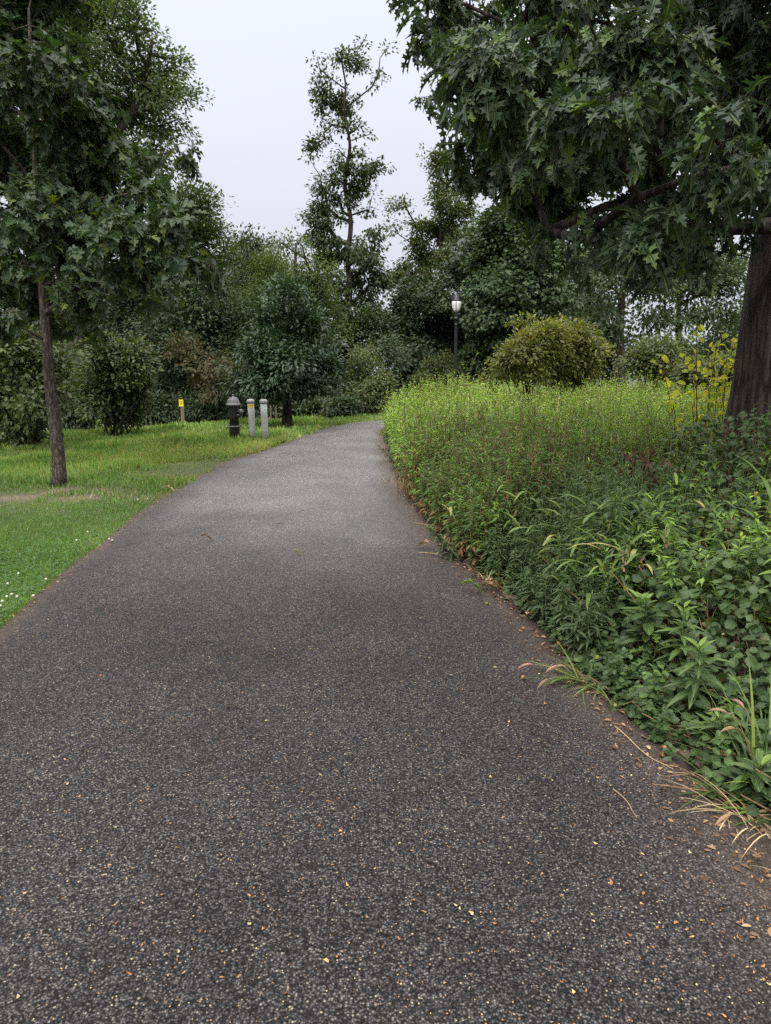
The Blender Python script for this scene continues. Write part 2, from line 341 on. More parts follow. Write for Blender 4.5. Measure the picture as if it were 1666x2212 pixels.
def soil_mat():
    m, n, L, b, o = new_mat('ground_soil')
    tcn = n.new('ShaderNodeTexCoord'); n1 = n.new('ShaderNodeTexNoise'); n1.inputs['Scale'].default_value = 1.1; n1.inputs['Detail'].default_value = 8
    n2 = n.new('ShaderNodeTexNoise'); n2.inputs['Scale'].default_value = 40; n2.inputs['Detail'].default_value = 6
    L(tcn.outputs['Object'], n1.inputs['Vector']); L(tcn.outputs['Object'], n2.inputs['Vector'])
    r1 = ramp(n, [(.3, (.05, .07, .022)), (.7, (.075, .075, .03))]); r2 = ramp(n, [(.3, (.5, .5, .5)), (.7, (1.3, 1.3, 1.3))])
    L(n1.outputs['Fac'], r1.inputs[0]); L(n2.outputs['Fac'], r2.inputs[0])
    at = n.new('ShaderNodeAttribute'); at.attribute_name = 'dirt'
    mm = n.new('ShaderNodeMix'); mm.data_type = 'RGBA'; mm.inputs[7].default_value = (.155, .11, .082, 1); L(r1.outputs[0], mm.inputs[6]); L(at.outputs['Fac'], mm.inputs[0])
    mu = n.new('ShaderNodeMix'); mu.data_type = 'RGBA'; mu.blend_type = 'MULTIPLY'; mu.inputs[0].default_value = 1; L(mm.outputs[2], mu.inputs[6]); L(r2.outputs[0], mu.inputs[7])
    L(mu.outputs[2], b.inputs['Base Color']); b.inputs['Roughness'].default_value = .95
    bp = n.new('ShaderNodeBump'); bp.inputs['Strength'].default_value = .8; bp.inputs['Distance'].default_value = .02; L(n2.outputs['Fac'], bp.inputs['Height']); L(bp.outputs[0], b.inputs['Normal'])
    return m
def bare(p):                                 # how bare the lawn soil is: path round the young oak, strip at the asphalt edge
    x, y = p[:, 0], p[:, 1]
    q = G(60, 1077); a = np.exp(-((x-q[0])/1.5)**2-((y-q[1])/.26)**2)*.85
    q = G(165, 1062); a += np.exp(-((x-q[0])/.55)**2-((y-q[1])/.3)**2)*.8
    q = G(400, 1030); a += np.exp(-((x-q[0])/.9)**2-((y-q[1])/.35)**2)*.35
    return np.clip(a*(1+.6*wob(p, 5)+.5*wob(p, 14)), 0, 1)
gx = np.concatenate([-np.geomspace(14, 420, 26)[::-1], np.arange(-13.8, 14, .2), np.geomspace(14.2, 420, 26)])
gy = np.concatenate([-np.geomspace(4, 300, 14)[::-1], np.arange(-3.8, 30, .2), np.geomspace(30.2, 460, 40)])
XX, YY = np.meshgrid(gx, gy); pts = np.column_stack([XX.ravel(), YY.ravel()])
ins = inside(pts, PATH_S)
ZZ = gh(pts[:, 0], pts[:, 1]) - .02*ins
nx, ny = len(gx), len(gy); ii = np.arange(nx-1)[None]+nx*np.arange(ny-1)[:, None]
F = np.stack([ii, ii+1, ii+nx+1, ii+nx], -1).reshape(-1, 4)
drt = np.clip(bare(pts)+.8*(dist_to(pts, RL) < .35)+.7*(dist_to(pts, LL) < .12)+.9*((pts[:, 0] > 1) & (pts[:, 1] < 20) & ~ins), 0, 1)
tag(link('ground', mesh_np('ground', np.column_stack([pts, ZZ]), [F], soil_mat(), {'dirt': drt}, True)), 'grass covered earth of the park', kind='structure')

def asphalt_mat():
    m, n, L, b, o = new_mat('asphalt')
    tcn = n.new('ShaderNodeTexCoord')
    v1 = n.new('ShaderNodeTexVoronoi'); v1.inputs['Scale'].default_value = 175; v2 = n.new('ShaderNodeTexVoronoi'); v2.inputs['Scale'].default_value = 210
    n1 = n.new('ShaderNodeTexNoise'); n1.inputs['Scale'].default_value = 1.3; n1.inputs['Detail'].default_value = 6
    n3 = n.new('ShaderNodeTexNoise'); n3.inputs['Scale'].default_value = .45; n3.inputs['Detail'].default_value = 3
    n2 = n.new('ShaderNodeTexNoise'); n2.inputs['Scale'].default_value = 30; n2.inputs['Detail'].default_value = 5
    for t in (v1, v2, n1, n2, n3): L(tcn.outputs['Object'], t.inputs['Vector'])
    sp = n.new('ShaderNodeSeparateColor'); L(v1.outputs['Color'], sp.inputs[0])
    stone = ramp(n, [(0, (.018, .017, .018)), (.4, (.040, .037, .039)), (.75, (.075, .070, .072)), (.93, (.125, .117, .112)), (.985, (.19, .175, .155)), (1, (.34, .29, .20))])
    L(sp.outputs[0], stone.inputs[0])
    gap = ramp(n, [(.30, (1, 1, 1)), (.62, (.28, .28, .28))]); L(v1.outputs['Distance'], gap.inputs[0]); 
    mg = n.new('ShaderNodeMath'); mg.operation = 'MULTIPLY'; mg.inputs[1].default_value = 1.0
    mu = n.new('ShaderNodeMix'); mu.data_type = 'RGBA'; mu.blend_type = 'MULTIPLY'; mu.inputs[0].default_value = 1; L(stone.outputs[0], mu.inputs[6]); L(gap.outputs[0], mu.inputs[7])
    big = ramp(n, [(.3, (.78, .78, .8)), (.7, (1.22, 1.2, 1.2))]); L(n1.outputs['Fac'], big.inputs[0])
    mu2 = n.new('ShaderNodeMix'); mu2.data_type = 'RGBA'; mu2.blend_type = 'MULTIPLY'; mu2.inputs[0].default_value = 1; L(mu.outputs[2], mu2.inputs[6]); L(big.outputs[0], mu2.inputs[7])
    at = n.new('ShaderNodeAttribute'); at.attribute_name = 'edge'
    ed = n.new('ShaderNodeMath'); ed.operation = 'MULTIPLY'; L(at.outputs['Fac'], ed.inputs[0]); L(n2.outputs['Fac'], ed.inputs[1])
    mm = n.new('ShaderNodeMix'); mm.data_type = 'RGBA'; mm.inputs[7].default_value = (.14, .10, .075, 1); L(ed.outputs[0], mm.inputs[0]); L(mu2.outputs[2], mm.inputs[6])
    wd2 = n.new('ShaderNodeAttribute'); wd2.attribute_name = 'dry'  # how far painted sky sheen lightens the asphalt colour
    ck = n.new('ShaderNodeTexVoronoi'); ck.feature = 'DISTANCE_TO_EDGE'; ck.inputs['Scale'].default_value = .33
    cn_ = n.new('ShaderNodeTexNoise'); cn_.inputs['Scale'].default_value = 3.0; cn_.inputs['Detail'].default_value = 8; L(tcn.outputs['Object'], cn_.inputs['Vector'])
    cm_ = n.new('ShaderNodeMix'); cm_.data_type = 'VECTOR'; cm_.inputs[0].default_value = .10; L(tcn.outputs['Object'], cm_.inputs[4]); L(cn_.outputs['Color'], cm_.inputs[5]); L(cm_.outputs[1], ck.inputs['Vector'])
    cr_ = ramp(n, [(.0, (.62, .62, .62)), (.0025, (.8, .8, .8)), (.005, (1, 1, 1))]); L(ck.outputs['Distance'], cr_.inputs[0])
    ch = n.new('ShaderNodeMix'); ch.data_type = 'RGBA'; ch.blend_type = 'MULTIPLY'; rm = ramp(n, [(.5, (0, 0, 0)), (.6, (1, 1, 1))]); L(n1.outputs['Fac'], rm.inputs[0]); L(rm.outputs[0], ch.inputs[0]); L(mm.outputs[2], ch.inputs[6]); L(cr_.outputs[0], ch.inputs[7]); mm = ch
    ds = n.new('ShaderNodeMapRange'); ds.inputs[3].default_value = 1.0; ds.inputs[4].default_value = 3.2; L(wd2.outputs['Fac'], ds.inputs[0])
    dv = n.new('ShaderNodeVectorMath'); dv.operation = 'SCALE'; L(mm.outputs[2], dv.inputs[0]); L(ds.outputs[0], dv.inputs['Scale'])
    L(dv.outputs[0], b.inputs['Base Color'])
    rr = ramp(n, [(.35, (.62, .62, .62)), (.65, (.8, .8, .8))]); L(n3.outputs['Fac'], rr.inputs[0])
    sheen_at = n.new('ShaderNodeAttribute'); sheen_at.attribute_name = 'dry'        # sky sheen painted on the far stretch as paler colour, with more gloss
    wm = n.new('ShaderNodeMix'); wm.data_type = 'RGBA'; L(sheen_at.outputs['Fac'], wm.inputs[0]); L(rr.outputs[0], wm.inputs[6]); wm.inputs[7].default_value = (.40, .40, .40, 1); L(wm.outputs[2], b.inputs['Roughness'])
    si = n.new('ShaderNodeMapRange'); si.inputs[3].default_value = .08; si.inputs[4].default_value = .6; L(sheen_at.outputs['Fac'], si.inputs[0]); L(si.outputs[0], b.inputs['Specular IOR Level'])
    bp = n.new('ShaderNodeBump'); bp.inputs['Strength'].default_value = .45; bp.inputs['Distance'].default_value = .003; bp.invert = True
    bs = n.new('ShaderNodeMapRange'); bs.inputs[3].default_value = .5; bs.inputs[4].default_value = .25; L(sheen_at.outputs['Fac'], bs.inputs[0]); L(bs.outputs[0], bp.inputs['Strength'])
    L(v1.outputs['Distance'], bp.inputs['Height']); L(bp.outputs[0], b.inputs['Normal'])
    return m
M['asphalt'] = asphalt_mat()
NC = 28
tt = np.linspace(0, 1, NC); grid = LE[:, None]*(1-tt)[None, :, None]+RE[:, None]*tt[None, :, None]
wd = np.linalg.norm(RE-LE, axis=1)
zz = .018+.03*(1-(2*tt-1)**2)[None]*np.ones((NL, 1))+.004*wob(grid, 1.2)
ed = np.exp(-np.minimum(tt, 1)[None]*wd[:, None]/.09)*.6+np.exp(-(1-tt)[None]*wd[:, None]/.16)*.8
far_sheen = sstep(3.6, 9.0, grid[..., 1])*(.25+.75*sstep(0, .22, tt)[None]*sstep(0, .22, 1-tt)[None])  # mask of the painted sheen: stronger far along, weaker at both edges
far_sheen = np.clip(far_sheen*(.85+.22*wob(grid, 1.5, 6)+.12*wob(grid*np.array([1, .6]), 4, 2)), 0, 1)
V = np.concatenate([np.concatenate([grid, zz[..., None]], -1).reshape(-1, 3), np.column_stack([LE, np.full(NL, -.06)]), np.column_stack([RE, np.full(NL, -.06)])])
ii = (np.arange(NC-1)[None]+NC*np.arange(NL-1)[:, None]); F = np.stack([ii, ii+1, ii+NC+1, ii+NC], -1).reshape(-1, 4)
k = np.arange(NL-1); b0 = NL*NC
FL = np.stack([k*NC, (k+1)*NC, b0+k+1, b0+k], -1); FR = np.stack([k*NC+NC-1, b0+NL+k, b0+NL+k+1, (k+1)*NC+NC-1], -1)
tag(link('path', mesh_np('path', V, [F, FL, FR], M['asphalt'], {'edge': np.concatenate([np.clip(ed, 0, 1.3).ravel(), np.ones(2*NL)]), 'dry': np.concatenate([far_sheen.ravel(), np.zeros(2*NL)])}, True)), 'dark worn asphalt footpath curving away to the right', kind='structure')  # the dry attribute holds the painted sheen mask
# street beyond the lawn, lower down
V, F = box((-22, 41, -2.06), (60, 7, .06)); tag(MB().add(V, F).build('road', paint_mat('road_asphalt', (.07, .07, .072), .8)), 'asphalt street below the lawn behind the trees', kind='structure')
def surf_z(x, y): return float(gh(x, y))
def path_z(x, y):
    i = np.argmin(np.abs(LE[:300, 1]-y)); t = np.clip((x-LE[i, 0])/(RE[i, 0]-LE[i, 0]), 0, 1); return .018+.03*(1-(2*t-1)**2)+.003

# ------------------------------------------------------------------ trees
def crown_points(lobes, n, shell=2.0, gap=.25, gs=1.0, seed=0.0):
    lobes = np.array(lobes, float); c, r = lobes[:, :3], lobes[:, 3:6]; w_ = np.prod(r, 1)**.75; w_ /= w_.sum()
    k = rng.choice(len(lobes), n*2, p=w_); d = nrm(rng.normal(size=(n*2, 3))); u = rng.random(n*2)**(1/(shell+1))
    p = c[k]+d*u[:, None]*r[k]*(1+.18*rng.normal(size=(n*2, 1)))
    keep = wob(p, gs, seed) > -1+gap*2*.6
    p = p[keep][:n]
    m = p.mean(0); q = rng.random(len(p)) < .1                       # some shoots stand out of the mass
    p[q] = m+(p[q]-m)*rng.uniform(1.03, 1.16, (q.sum(), 1))+[0, 0, .05]
    return p
def skeleton(trunk, pts, step, rtip, down=1.2):
    """grow limbs from the trunk to every point; returns nodes, parent, weight"""
    trunk = np.asarray(trunk, float)
    cap = len(trunk)+len(pts)*12+10; N = np.zeros((cap, 3)); par = np.full(cap, -1); n = len(trunk)
    N[:n] = trunk; par[1:n] = np.arange(n-1); tips = []
    ax = np.min(np.linalg.norm(pts[:, None]-trunk[None], axis=2), axis=1)
    for i in np.argsort(ax):
        p = pts[i]; v = p-N[:n]; d = np.linalg.norm(v, axis=1)+1e-6
        cost = d*(1+down*np.clip(.25-v[:, 2]/d, 0, 2)); cost[0] += 100
        if len(trunk) > 6: cost[:max(1, int(len(trunk)*.2))] += 3
        j = int(np.argmin(cost)); q = N[j].copy(); L_ = d[j]; m = min(11, max(1, int(L_/step)))
        sag = rng.normal(0, .07, 3)*L_
        last = j
        for s in range(1, m+1):
            t = s/m; N[n] = q+(p-q)*t+sag*math.sin(math.pi*t)+np.array([0, 0, .10*L_*math.sin(math.pi*t)]); par[n] = last; last = n; n += 1
        tips.append(last)
    N = N[:n]; par = par[:n]; wgt = np.zeros(n); wgt[tips] += 1
    for i in range(n-1, 0, -1): wgt[par[i]] += wgt[i]
    return N, par, wgt, np.array(tips)
def lobes_px(lst, d, spread=.0, ky=1.0, seed=1):
    r_ = np.random.default_rng(seed); o = []
    for it in lst:
        px, py, r = it[:3]; dd = it[3] if len(it) > 3 else r_.uniform(-1, 1)*spread
        c = P(px, py, d+dd); rr = r/FPX*(d+dd); o.append((*c, rr, rr*ky, rr))
    return o
def tree(name, label, cat, trunk, r0, r1, lobes, ncl, per, leaf, size, mat, bark='bark', group=None, spread=.35, step=.5, shell=2.0, gap=.25, gs=1.0,
         droop=.25, rtip=.012, sides=14, limbs=True, flare=1.35, flat=.0, root_z=None, upl=.9, whorl=0, minw=2, szv=.2, trunks=None, clump=.42, shrink=.65):
    trunk = np.asarray(trunk, float)
    s = np.concatenate([[0], np.cumsum(np.linalg.norm(np.diff(trunk, axis=0), axis=1))]); m = max(8, int(s[-1]/step)*2)
    q = np.linspace(0, s[-1], m); T = np.column_stack([np.interp(q, s, trunk[:, i]) for i in range(3)])
    for _ in range(3): T[1:-1] = (T[:-2]+2*T[1:-1]+T[2:])/4
    T[1:, :2] += .02*wob(T[1:], 1.5)[:, None]
    if not whorl: ncl, per, spread = int(ncl*clump), int(per/clump*.95), spread*1.12
    root = tag(empty(name, T[0]), label, cat, group)
    lobes = [(*l[:3], *(max(v*.45, v-shrink*spread) for v in l[3:6])) for l in lobes]
    tr = r0+(r1-r0)*(q/q[-1])**.9; tr[q < .5*r0*8] *= 1+(flare-1)*(1-q[q < .5*r0*8]/(4*r0))**2
    pts_ = crown_points(lobes, ncl, shell, gap, gs, rng.random()*9)
    N, par, wgt, tips = skeleton(T, pts_, step, rtip)
    mb = MB()
    fl = (lambda p, a: 1+.05*np.sin(a*5+p[:, 2:3]*.8)+.03*np.sin(a*9+1-p[:, 2:3])) if r0 > .08 else None
    V, F = tube(T, tr, sides, flute=fl); mb.add(V, F)
    for t2, ra, rb in (trunks or []):
        V, F = tube(t2, np.linspace(ra, rb, len(t2)), 8); mb.add(V, F)
    if limbs:
        r = rtip*np.maximum(wgt, 1)**.47; r[:m] = tr
        anc = np.arange(len(N))
        for i in range(m, len(N)): anc[i] = anc[par[i]]
        r[m:] = np.minimum(r[m:], np.maximum(tr[np.minimum(anc[m:], m-1)]*.62, rtip)); r[:m] = tr
        idx = np.arange(m, len(N)); idx = idx[wgt[idx] >= minw-1]
        pr = par[idx]; ra = np.where(pr < m, np.minimum(r[idx]*1.25, tr[np.minimum(pr, m-1)]), r[pr])
        big = r[idx] > rtip*2.2
        for sel, ns_ in ((big, 7), (~big, 4)):
            if sel.any():
                V, F = frustums(N[pr[sel]], N[idx[sel]], np.minimum(ra[sel], r[idx[sel]]*1.6), r[idx[sel]], ns_); mb.add(V, [F])
    o = mb.build('trunk', M[bark], root, True); unparent_offset(o, root)
    # foliage
    TP, FC = leaf
    axis = np.array([T[:, 0].mean(), T[:, 1].mean(), 0]); ctr = pts_.mean(0)
    batches = []
    if whorl:
        # twigs radiate from each branch end, each carrying a whorl of leaves
        ntw = per; tp = np.repeat(N[tips], ntw, 0); outw = tp-ctr; outw[:, 2] *= .4; outw = nrm(outw)
        td = nrm(outw*.8+rng.normal(0, .7, tp.shape)+np.array([0, 0, .1])); tl = rng.uniform(.35, 1.0, len(tp))*spread
        te = tp+td*tl[:, None]; te[:, 2] -= .12*tl
        twm = MB(); V, F = frustums(tp, te, rtip*.6, rtip*.35, 3); twm.add(V, [F]); tw = twm.build('twigs', M[bark], root); unparent_offset(tw, root)
        k = rng.integers(whorl-2, whorl+3, len(te)); bi = np.repeat(np.arange(len(te)), k); nL = len(bi)
        back = rng.random(nL)**1.5*.55; pos = te[bi]-td[bi]*(back*tl[bi])[:, None]
        rd = nrm(rng.normal(size=(nL, 3))); dr = nrm(td[bi]*.55+rd*.75+np.array([0, 0, -droop]))
        up = nrm(np.array([0, 0, 1.0])*upl+outw[bi]*.45+rng.normal(0, .38, (nL, 3)))
        crnd = np.repeat(np.clip(rng.beta(2, 2.2, len(tips)), 0, 1), ntw)[bi]
        rnd = np.clip(crnd*.5+rng.random(nL)*.5, 0, .93); rnd[rng.random(nL) < .06] = 1.0
        batches.append(scatter(TP, FC, pos, dr, up, size*rng.uniform(1-szv*1.6, 1+szv, nL), rnd, rng.uniform(.8, 1.1, nL)))
    else:
        nL = len(tips)*per; bi = np.repeat(np.arange(len(tips)), per); base = N[tips][bi]
        off = rng.normal(0, 1, (nL, 3)); off = off/np.maximum(1, np.linalg.norm(off, axis=1, keepdims=True)/1.7)
        vs = rng.uniform(.6, 1.35, len(tips))[bi]; pos = base+off*(spread*vs)[:, None]*np.array([1, 1, .55]); pos[:, 2] -= .12*spread*(off[:, :2]**2).sum(1)
        outw = nrm(pos-ctr); dr = nrm(off*.5+outw*.6+rng.normal(0, .5, (nL, 3))+np.array([0, 0, -droop]))
        up = nrm(np.array([0, 0, 1.0])*upl+outw*.5+rng.normal(0, .42, (nL, 3)))
        rnd = np.clip(np.clip(rng.beta(2, 2.2, len(tips)), 0, 1)[bi]*.55+rng.random(nL)*.45, 0, 1)
        batches.append(scatter(TP, FC, pos, dr, up, size*rng.uniform(1-szv*1.5, 1+szv*1.5, nL), rnd))
    c = leaves_obj('crown', M[mat], batches, root); unparent_offset(c, root)
    return root

def ground_at(px, d): p = P(px, 900, d); return np.array([p[0], p[1], surf_z(p[0], p[1])])

# --- the big oak overhanging the path on the right
OT = np.array([[3.88, 7.0, 0.0], [3.88, 7.0, .5], [3.88, 7.0, 1.2], [3.88, 7.0, 2.2], [3.88, 7.0, 3.5], [4.0, 7.1, 5], [4.1, 7.2, 7], [4.0, 7.3, 9]])
ol = lobes_px([(915, -25, 40), (960, 20, 50), (1010, 50, 55), (945, 70, 22), (990, 95, 26), (1030, 130, 50), (990, 200, 26), (1065, 200, 72), (1010, 262, 36), (1075, 300, 62), (1045, 345, 26), (1075, 370, 26), (1125, 345, 60),
               (1120, 250, 80), (1160, 410, 52), (1190, 470, 36), (1200, 370, 80), (1260, 450, 65), (1295, 505, 36), (1350, 515, 50), (1420, 555, 32), (1240, 290, 100), (1300, 200, 110), (1200, 120, 100),
               (1110, 60, 85), (1350, 390, 100), (1450, 480, 70), (1530, 510, 50), (1450, 330, 110), (1560, 420, 90), (1640, 480, 60), (1600, 300, 120), (1500, 180, 120), (1620, 130, 130), (1380, 80, 120),
               (1250, 10, 100), (1140, -20, 85), (1500, 40, 120), (1430, 535, 40), (1500, 470, 60)], 6.6, 1.5, 1.2, 4)
ol += [(*P(px, py, d), r, r, r*.8) for px, py, d, r in [(1330, 270, 4.7, .28), (1400, 250, 4.8, .3), (1520, 330, 4.6, .35), (1600, 250, 4.4, .35), (1440, 480, 4.7, .2), (1370, 500, 4.8, .16), (1620, 400, 4.6, .22), (1090, 190, 5.0, .28), (1060, 150, 5.1, .2), (1230, 230, 4.9, .3), (1550, 120, 4.6, .4), (1400, 120, 4.8, .3), (1160, 330, 5.2, .25)]]
tree('oak_tree', 'massive dark oak overhanging the right of the path with large pointed lobed leaves', 'tree', OT, .52, .12, ol, 500, 5, OAK, .18, 'oak', 'bark_big', shrink=0, szv=.3,
     spread=.26, step=.35, whorl=6, droop=.75, rtip=.006, sides=36, flare=1.2, gap=.62, gs=2.6, upl=.75, shell=1.2)
oroof = [(4.5, 8, 6.5, 3.2, 3.2, 1.6), (2.6, 6.5, 5.9, 2.2, 2.2, 1.2), (6.5, 6, 6, 2.6, 3, 1.6), (4.3, 4.2, 6, 2.4, 2, 1.1), (7.5, 9.5, 6.5, 3, 3, 1.8), (6, 3, 4.6, 1.8, 1.8, 1.2)]
pts_ = crown_points(oroof, 900, .8, .2)
rt_ = [o for o in D.objects if o.name == 'oak_tree'][0]
pos = np.repeat(pts_, 9, 0); pos = pos+rng.normal(0, .28, pos.shape); nL = len(pos)
c = leaves_obj('upper_crown', M['oak'], [scatter(*OAK2, pos, rng.normal(0, 1, (nL, 3))+[0, 0, -.6], np.array([0, 0, 1.])+rng.normal(0, .4, (nL, 3)), .24, rng.random(nL)*.9)], rt_); unparent_offset(c, rt_)

# --- young oak on the lawn, left
b = G(126, 1050); d1 = b[1]
YT = [b-[0, 0, .03], P(120, 980, d1), P(112, 850, d1), P(103, 730, d1), P(93, 640, d1), P(84, 520, d1), P(78, 400, d1), P(70, 200, d1), P(66, 20, d1)]
yl = lobes_px([(20, 80, 100), (95, 200, 95), (175, 270, 80), (60, 330, 110), (200, 400, 95), (290, 380, 50), (385, 330, 36), (428, 290, 18), (425, 350, 22), (330, 420, 45), (120, 480, 120), (260, 520, 95), (350, 480, 55),
               (400, 555, 52), (455, 580, 28), (60, 600, 100), (170, 610, 80), (290, 610, 62), (370, 630, 38), (130, 680, 50), (20, 680, 50), (205, 690, 26), (-80, 300, 150), (-100, 500, 140), (50, -80, 130), (60, 40, 70), (120, 90, 50), (-60, 120, 120)], d1, 1.1, 1.3, 9)
tree('young_oak_tree', 'young oak with straight grey trunk standing alone on the lawn left of the path', 'tree', YT, .09, .012, yl, 900, 4, OAK2, .175, 'oak_young', 'bark_young',
     spread=.24, step=.32, whorl=6, droop=.45, rtip=.005, sides=28, flare=1.25, gap=.42, gs=2.0, upl=.9, shell=1.3)

# --- tall trees behind the lawn
def far(name, label, basepx, d, lobes, r0, ncl, per, leaf, size, mat, bark='bark', trunk_px=None, cat='tree', sp=1.5, group=None, top=None, **kw):
    g = ground_at(basepx, d)
    if trunk_px is None:
        ys = [l[1] for l in lobes]; xs = [l[0] for l in lobes]; tp = P(np.mean(xs)*.6+basepx*.4, min(ys)+25 if top is None else top, d)
        T = [g-[0, 0, .1], g*.75+tp*.25+[.1, 0, 0], g*.4+tp*.6, tp]
    else:
        T = [g-[0, 0, .1]]+[P(x, y, d) for x, y in trunk_px]
    return tree(name, label, cat, T, r0, r0*.14, lobes_px(lobes, d, sp, 1.15, int(basepx+d)), ncl, per, leaf, size, M_[mat] if False else mat, bark, group, step=kw.pop('step', .8), rtip=kw.pop('rtip', .016), **kw)
BG = 'background trees behind the lawn'
far('tall_oak_tree', 'tallest spreading oak at upper left, its airy crown rising behind the young oak', 150, 27,
    [(200, 60, 75), (290, 60, 60), (330, 160, 65), (365, 120, 38), (400, 195, 36), (425, 210, 16), (300, 250, 75), (390, 290, 48), (440, 310, 16), (200, 190, 90), (110, 100, 110), (240, 10, 70), (270, 350, 70), (370, 390, 40), (180, 330, 80), (90, 260, 90), (350, 210, 50), (160, 0, 80), (60, 0, 90), (20, 160, 90), (330, 330, 50), (300, 440, 55)],
    .45, 1100, 42, DIA, .14, 'oak_far', trunk_px=[(160, 760), (165, 600), (185, 440), (205, 345), (262, 285), (310, 200), (330, 90)], spread=.36, gap=.5, gs=1.5, sp=2.4, group=BG, shell=1.5, rtip=.02)
far('oak_tree', 'green tree with rounded shoulder right below the tallest oak', 400, 31,
    [(425, 440, 42), (455, 500, 40), (390, 500, 60), (478, 545, 26), (340, 560, 70), (440, 580, 50), (400, 420, 30), (410, 640, 70), (480, 620, 40)], .35, 600, 40, DIA, .15, 'oak_far', spread=.42, gap=.35, gs=.8, group=BG)
far('oak_tree', 'mid green tree behind the gap left of the tall crooked locust', 530, 38,
    [(525, 520, 32), (508, 560, 34), (560, 590, 50), (520, 630, 60), (545, 540, 28), (500, 700, 60), (548, 505, 14), (580, 530, 20)], .35, 440, 38, DIA, .18, 'dark', spread=.5, gap=.35, gs=.7, group=BG)
far('light_green_tree', 'light green tree standing just behind the dark rounded oak', 640, 29,
    [(605, 540, 40), (640, 525, 34), (580, 590, 50), (665, 590, 50), (620, 640, 70), (690, 660, 50), (560, 640, 45), (700, 580, 30), (640, 710, 80), (600, 500, 16), (655, 500, 18), (710, 720, 50)], .3, 760, 40, DIA, .13, 'light', spread=.36, gap=.4, gs=.9, group=BG)
far('locust_tree', 'tall slender crooked locust rising alone against the sky in the middle', 752, 33,
    [(738, 122, 17), (773, 142, 15), (696, 157, 14), (823, 163, 12), (802, 183, 11), (693, 201, 19), (720, 172, 10), (729, 216, 20), (767, 207, 13), (696, 230, 12), (743, 242, 16), (699, 257, 12), (732, 272, 17), (773, 272, 14), (796, 289, 8), (696, 295, 15), (676, 313, 14), (670, 342, 12), (693, 336, 12), (732, 328, 13), (773, 328, 13), (729, 354, 13), (755, 366, 15), (808, 357, 13), (838, 366, 8), (785, 378, 19), (720, 386, 16), (696, 404, 16), (796, 401, 12), (767, 407, 19), (690, 442, 19), (723, 431, 20), (761, 436, 14), (802, 425, 12), (796, 454, 10), (673, 472, 15), (699, 481, 24), (738, 466, 14), (684, 513, 22), (726, 516, 19), (808, 501, 18), (779, 525, 17), (820, 531, 14), (743, 554, 25), (796, 560, 28), (699, 554, 26), (773, 607, 28), (820, 598, 24), (729, 613, 27), (802, 657, 28), (740, 660, 26), (700, 610, 24)],
    .21, 1300, 14, DIA, .16, 'locust', 'bark_locust', trunk_px=[(748, 745), (750, 690), (757, 613), (749, 554), (760, 495), (757, 460), (746, 422), (745, 383), (752, 348), (758, 319), (752, 283), (743, 254), (746, 201), (749, 177), (740, 150), (738, 122)],
    shrink=.35, spread=.2, gap=.3, gs=2.6, sp=.7, droop=.75, group=BG, step=.5, rtip=.017, shell=1.5)
far('locust_tree', 'shorter feathery locust with yellowish top between the tall locust and the lamp', 955, 39,
    [(950, 348, 24), (929, 331, 12), (976, 348, 15), (944, 378, 16), (976, 386, 11), (950, 416, 25), (994, 416, 17), (964, 451, 34), (1008, 460, 20), (867, 434, 12), (847, 448, 9), (876, 457, 12), (852, 489, 11), (888, 478, 15), (914, 489, 18), (950, 495, 30), (994, 510, 26), (905, 525, 19), (920, 560, 30), (973, 554, 30), (876, 572, 16), (861, 598, 24), (920, 610, 30), (880, 640, 26)],
    .22, 1100, 14, DIA, .18, 'locust_pale', 'bark_locust', trunk_px=[(958, 700), (956, 628), (950, 560), (954, 495), (948, 420), (950, 345)], shrink=.35, spread=.24, gap=.35, gs=1.8, sp=.9, droop=.5, group=BG, step=.6)
far('dark_tree', 'dark drooping tree directly behind the lamp post', 915, 35,
    [(900, 640, 50), (950, 640, 60), (990, 590, 45), (880, 700, 50), (950, 720, 70), (1030, 600, 40), (900, 780, 60), (990, 780, 60), (860, 760, 30), (1000, 700, 50), (850, 830, 40)], .3, 760, 44, MAPLE, .14, 'dark', spread=.4, gap=.35, gs=.9, group=BG)
far('maple_tree', 'dense dark maple right of the lamp post, its foliage touching the pole', 1116, 30.5,
    [(1085, 500, 48), (1045, 560, 45), (1130, 545, 60), (1095, 640, 80), (1040, 650, 48), (1160, 630, 55), (1065, 735, 62), (1130, 720, 65), (1030, 780, 36), (1085, 790, 40), (1190, 560, 40), (1200, 640, 40), (1075, 470, 25)], .2, 1000, 48, MAPLE, .15, 'maple', spread=.36, gap=.35, gs=1.5, sp=1.0, group=BG, droop=.5)
far('dark_tree', 'tall dark tree filling the sky between the pale locust and the overhanging oak', 1060, 34,
    [(1080, 500, 50), (1040, 530, 45), (1120, 480, 40), (1100, 560, 60), (1150, 540, 60), (1180, 600, 60)], .25, 520, 30, MAPLE, .18, 'dark', spread=.4, gap=.3, gs=.9, group=BG)
HZ = 'distant trees beyond the meadow'
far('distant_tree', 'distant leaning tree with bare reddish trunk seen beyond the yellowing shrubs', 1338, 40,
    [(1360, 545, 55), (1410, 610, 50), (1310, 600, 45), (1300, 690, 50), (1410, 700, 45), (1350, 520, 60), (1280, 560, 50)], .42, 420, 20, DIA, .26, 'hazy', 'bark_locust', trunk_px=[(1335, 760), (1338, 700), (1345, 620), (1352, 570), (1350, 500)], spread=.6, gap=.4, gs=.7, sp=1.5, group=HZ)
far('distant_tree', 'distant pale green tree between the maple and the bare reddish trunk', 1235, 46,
    [(1220, 590, 50), (1270, 570, 45), (1240, 660, 60), (1300, 650, 45), (1210, 730, 50), (1290, 730, 50), (1200, 550, 40)], .35, 460, 20, DIA, .28, 'hazy', spread=.65, gap=.32, gs=.7, group=HZ)
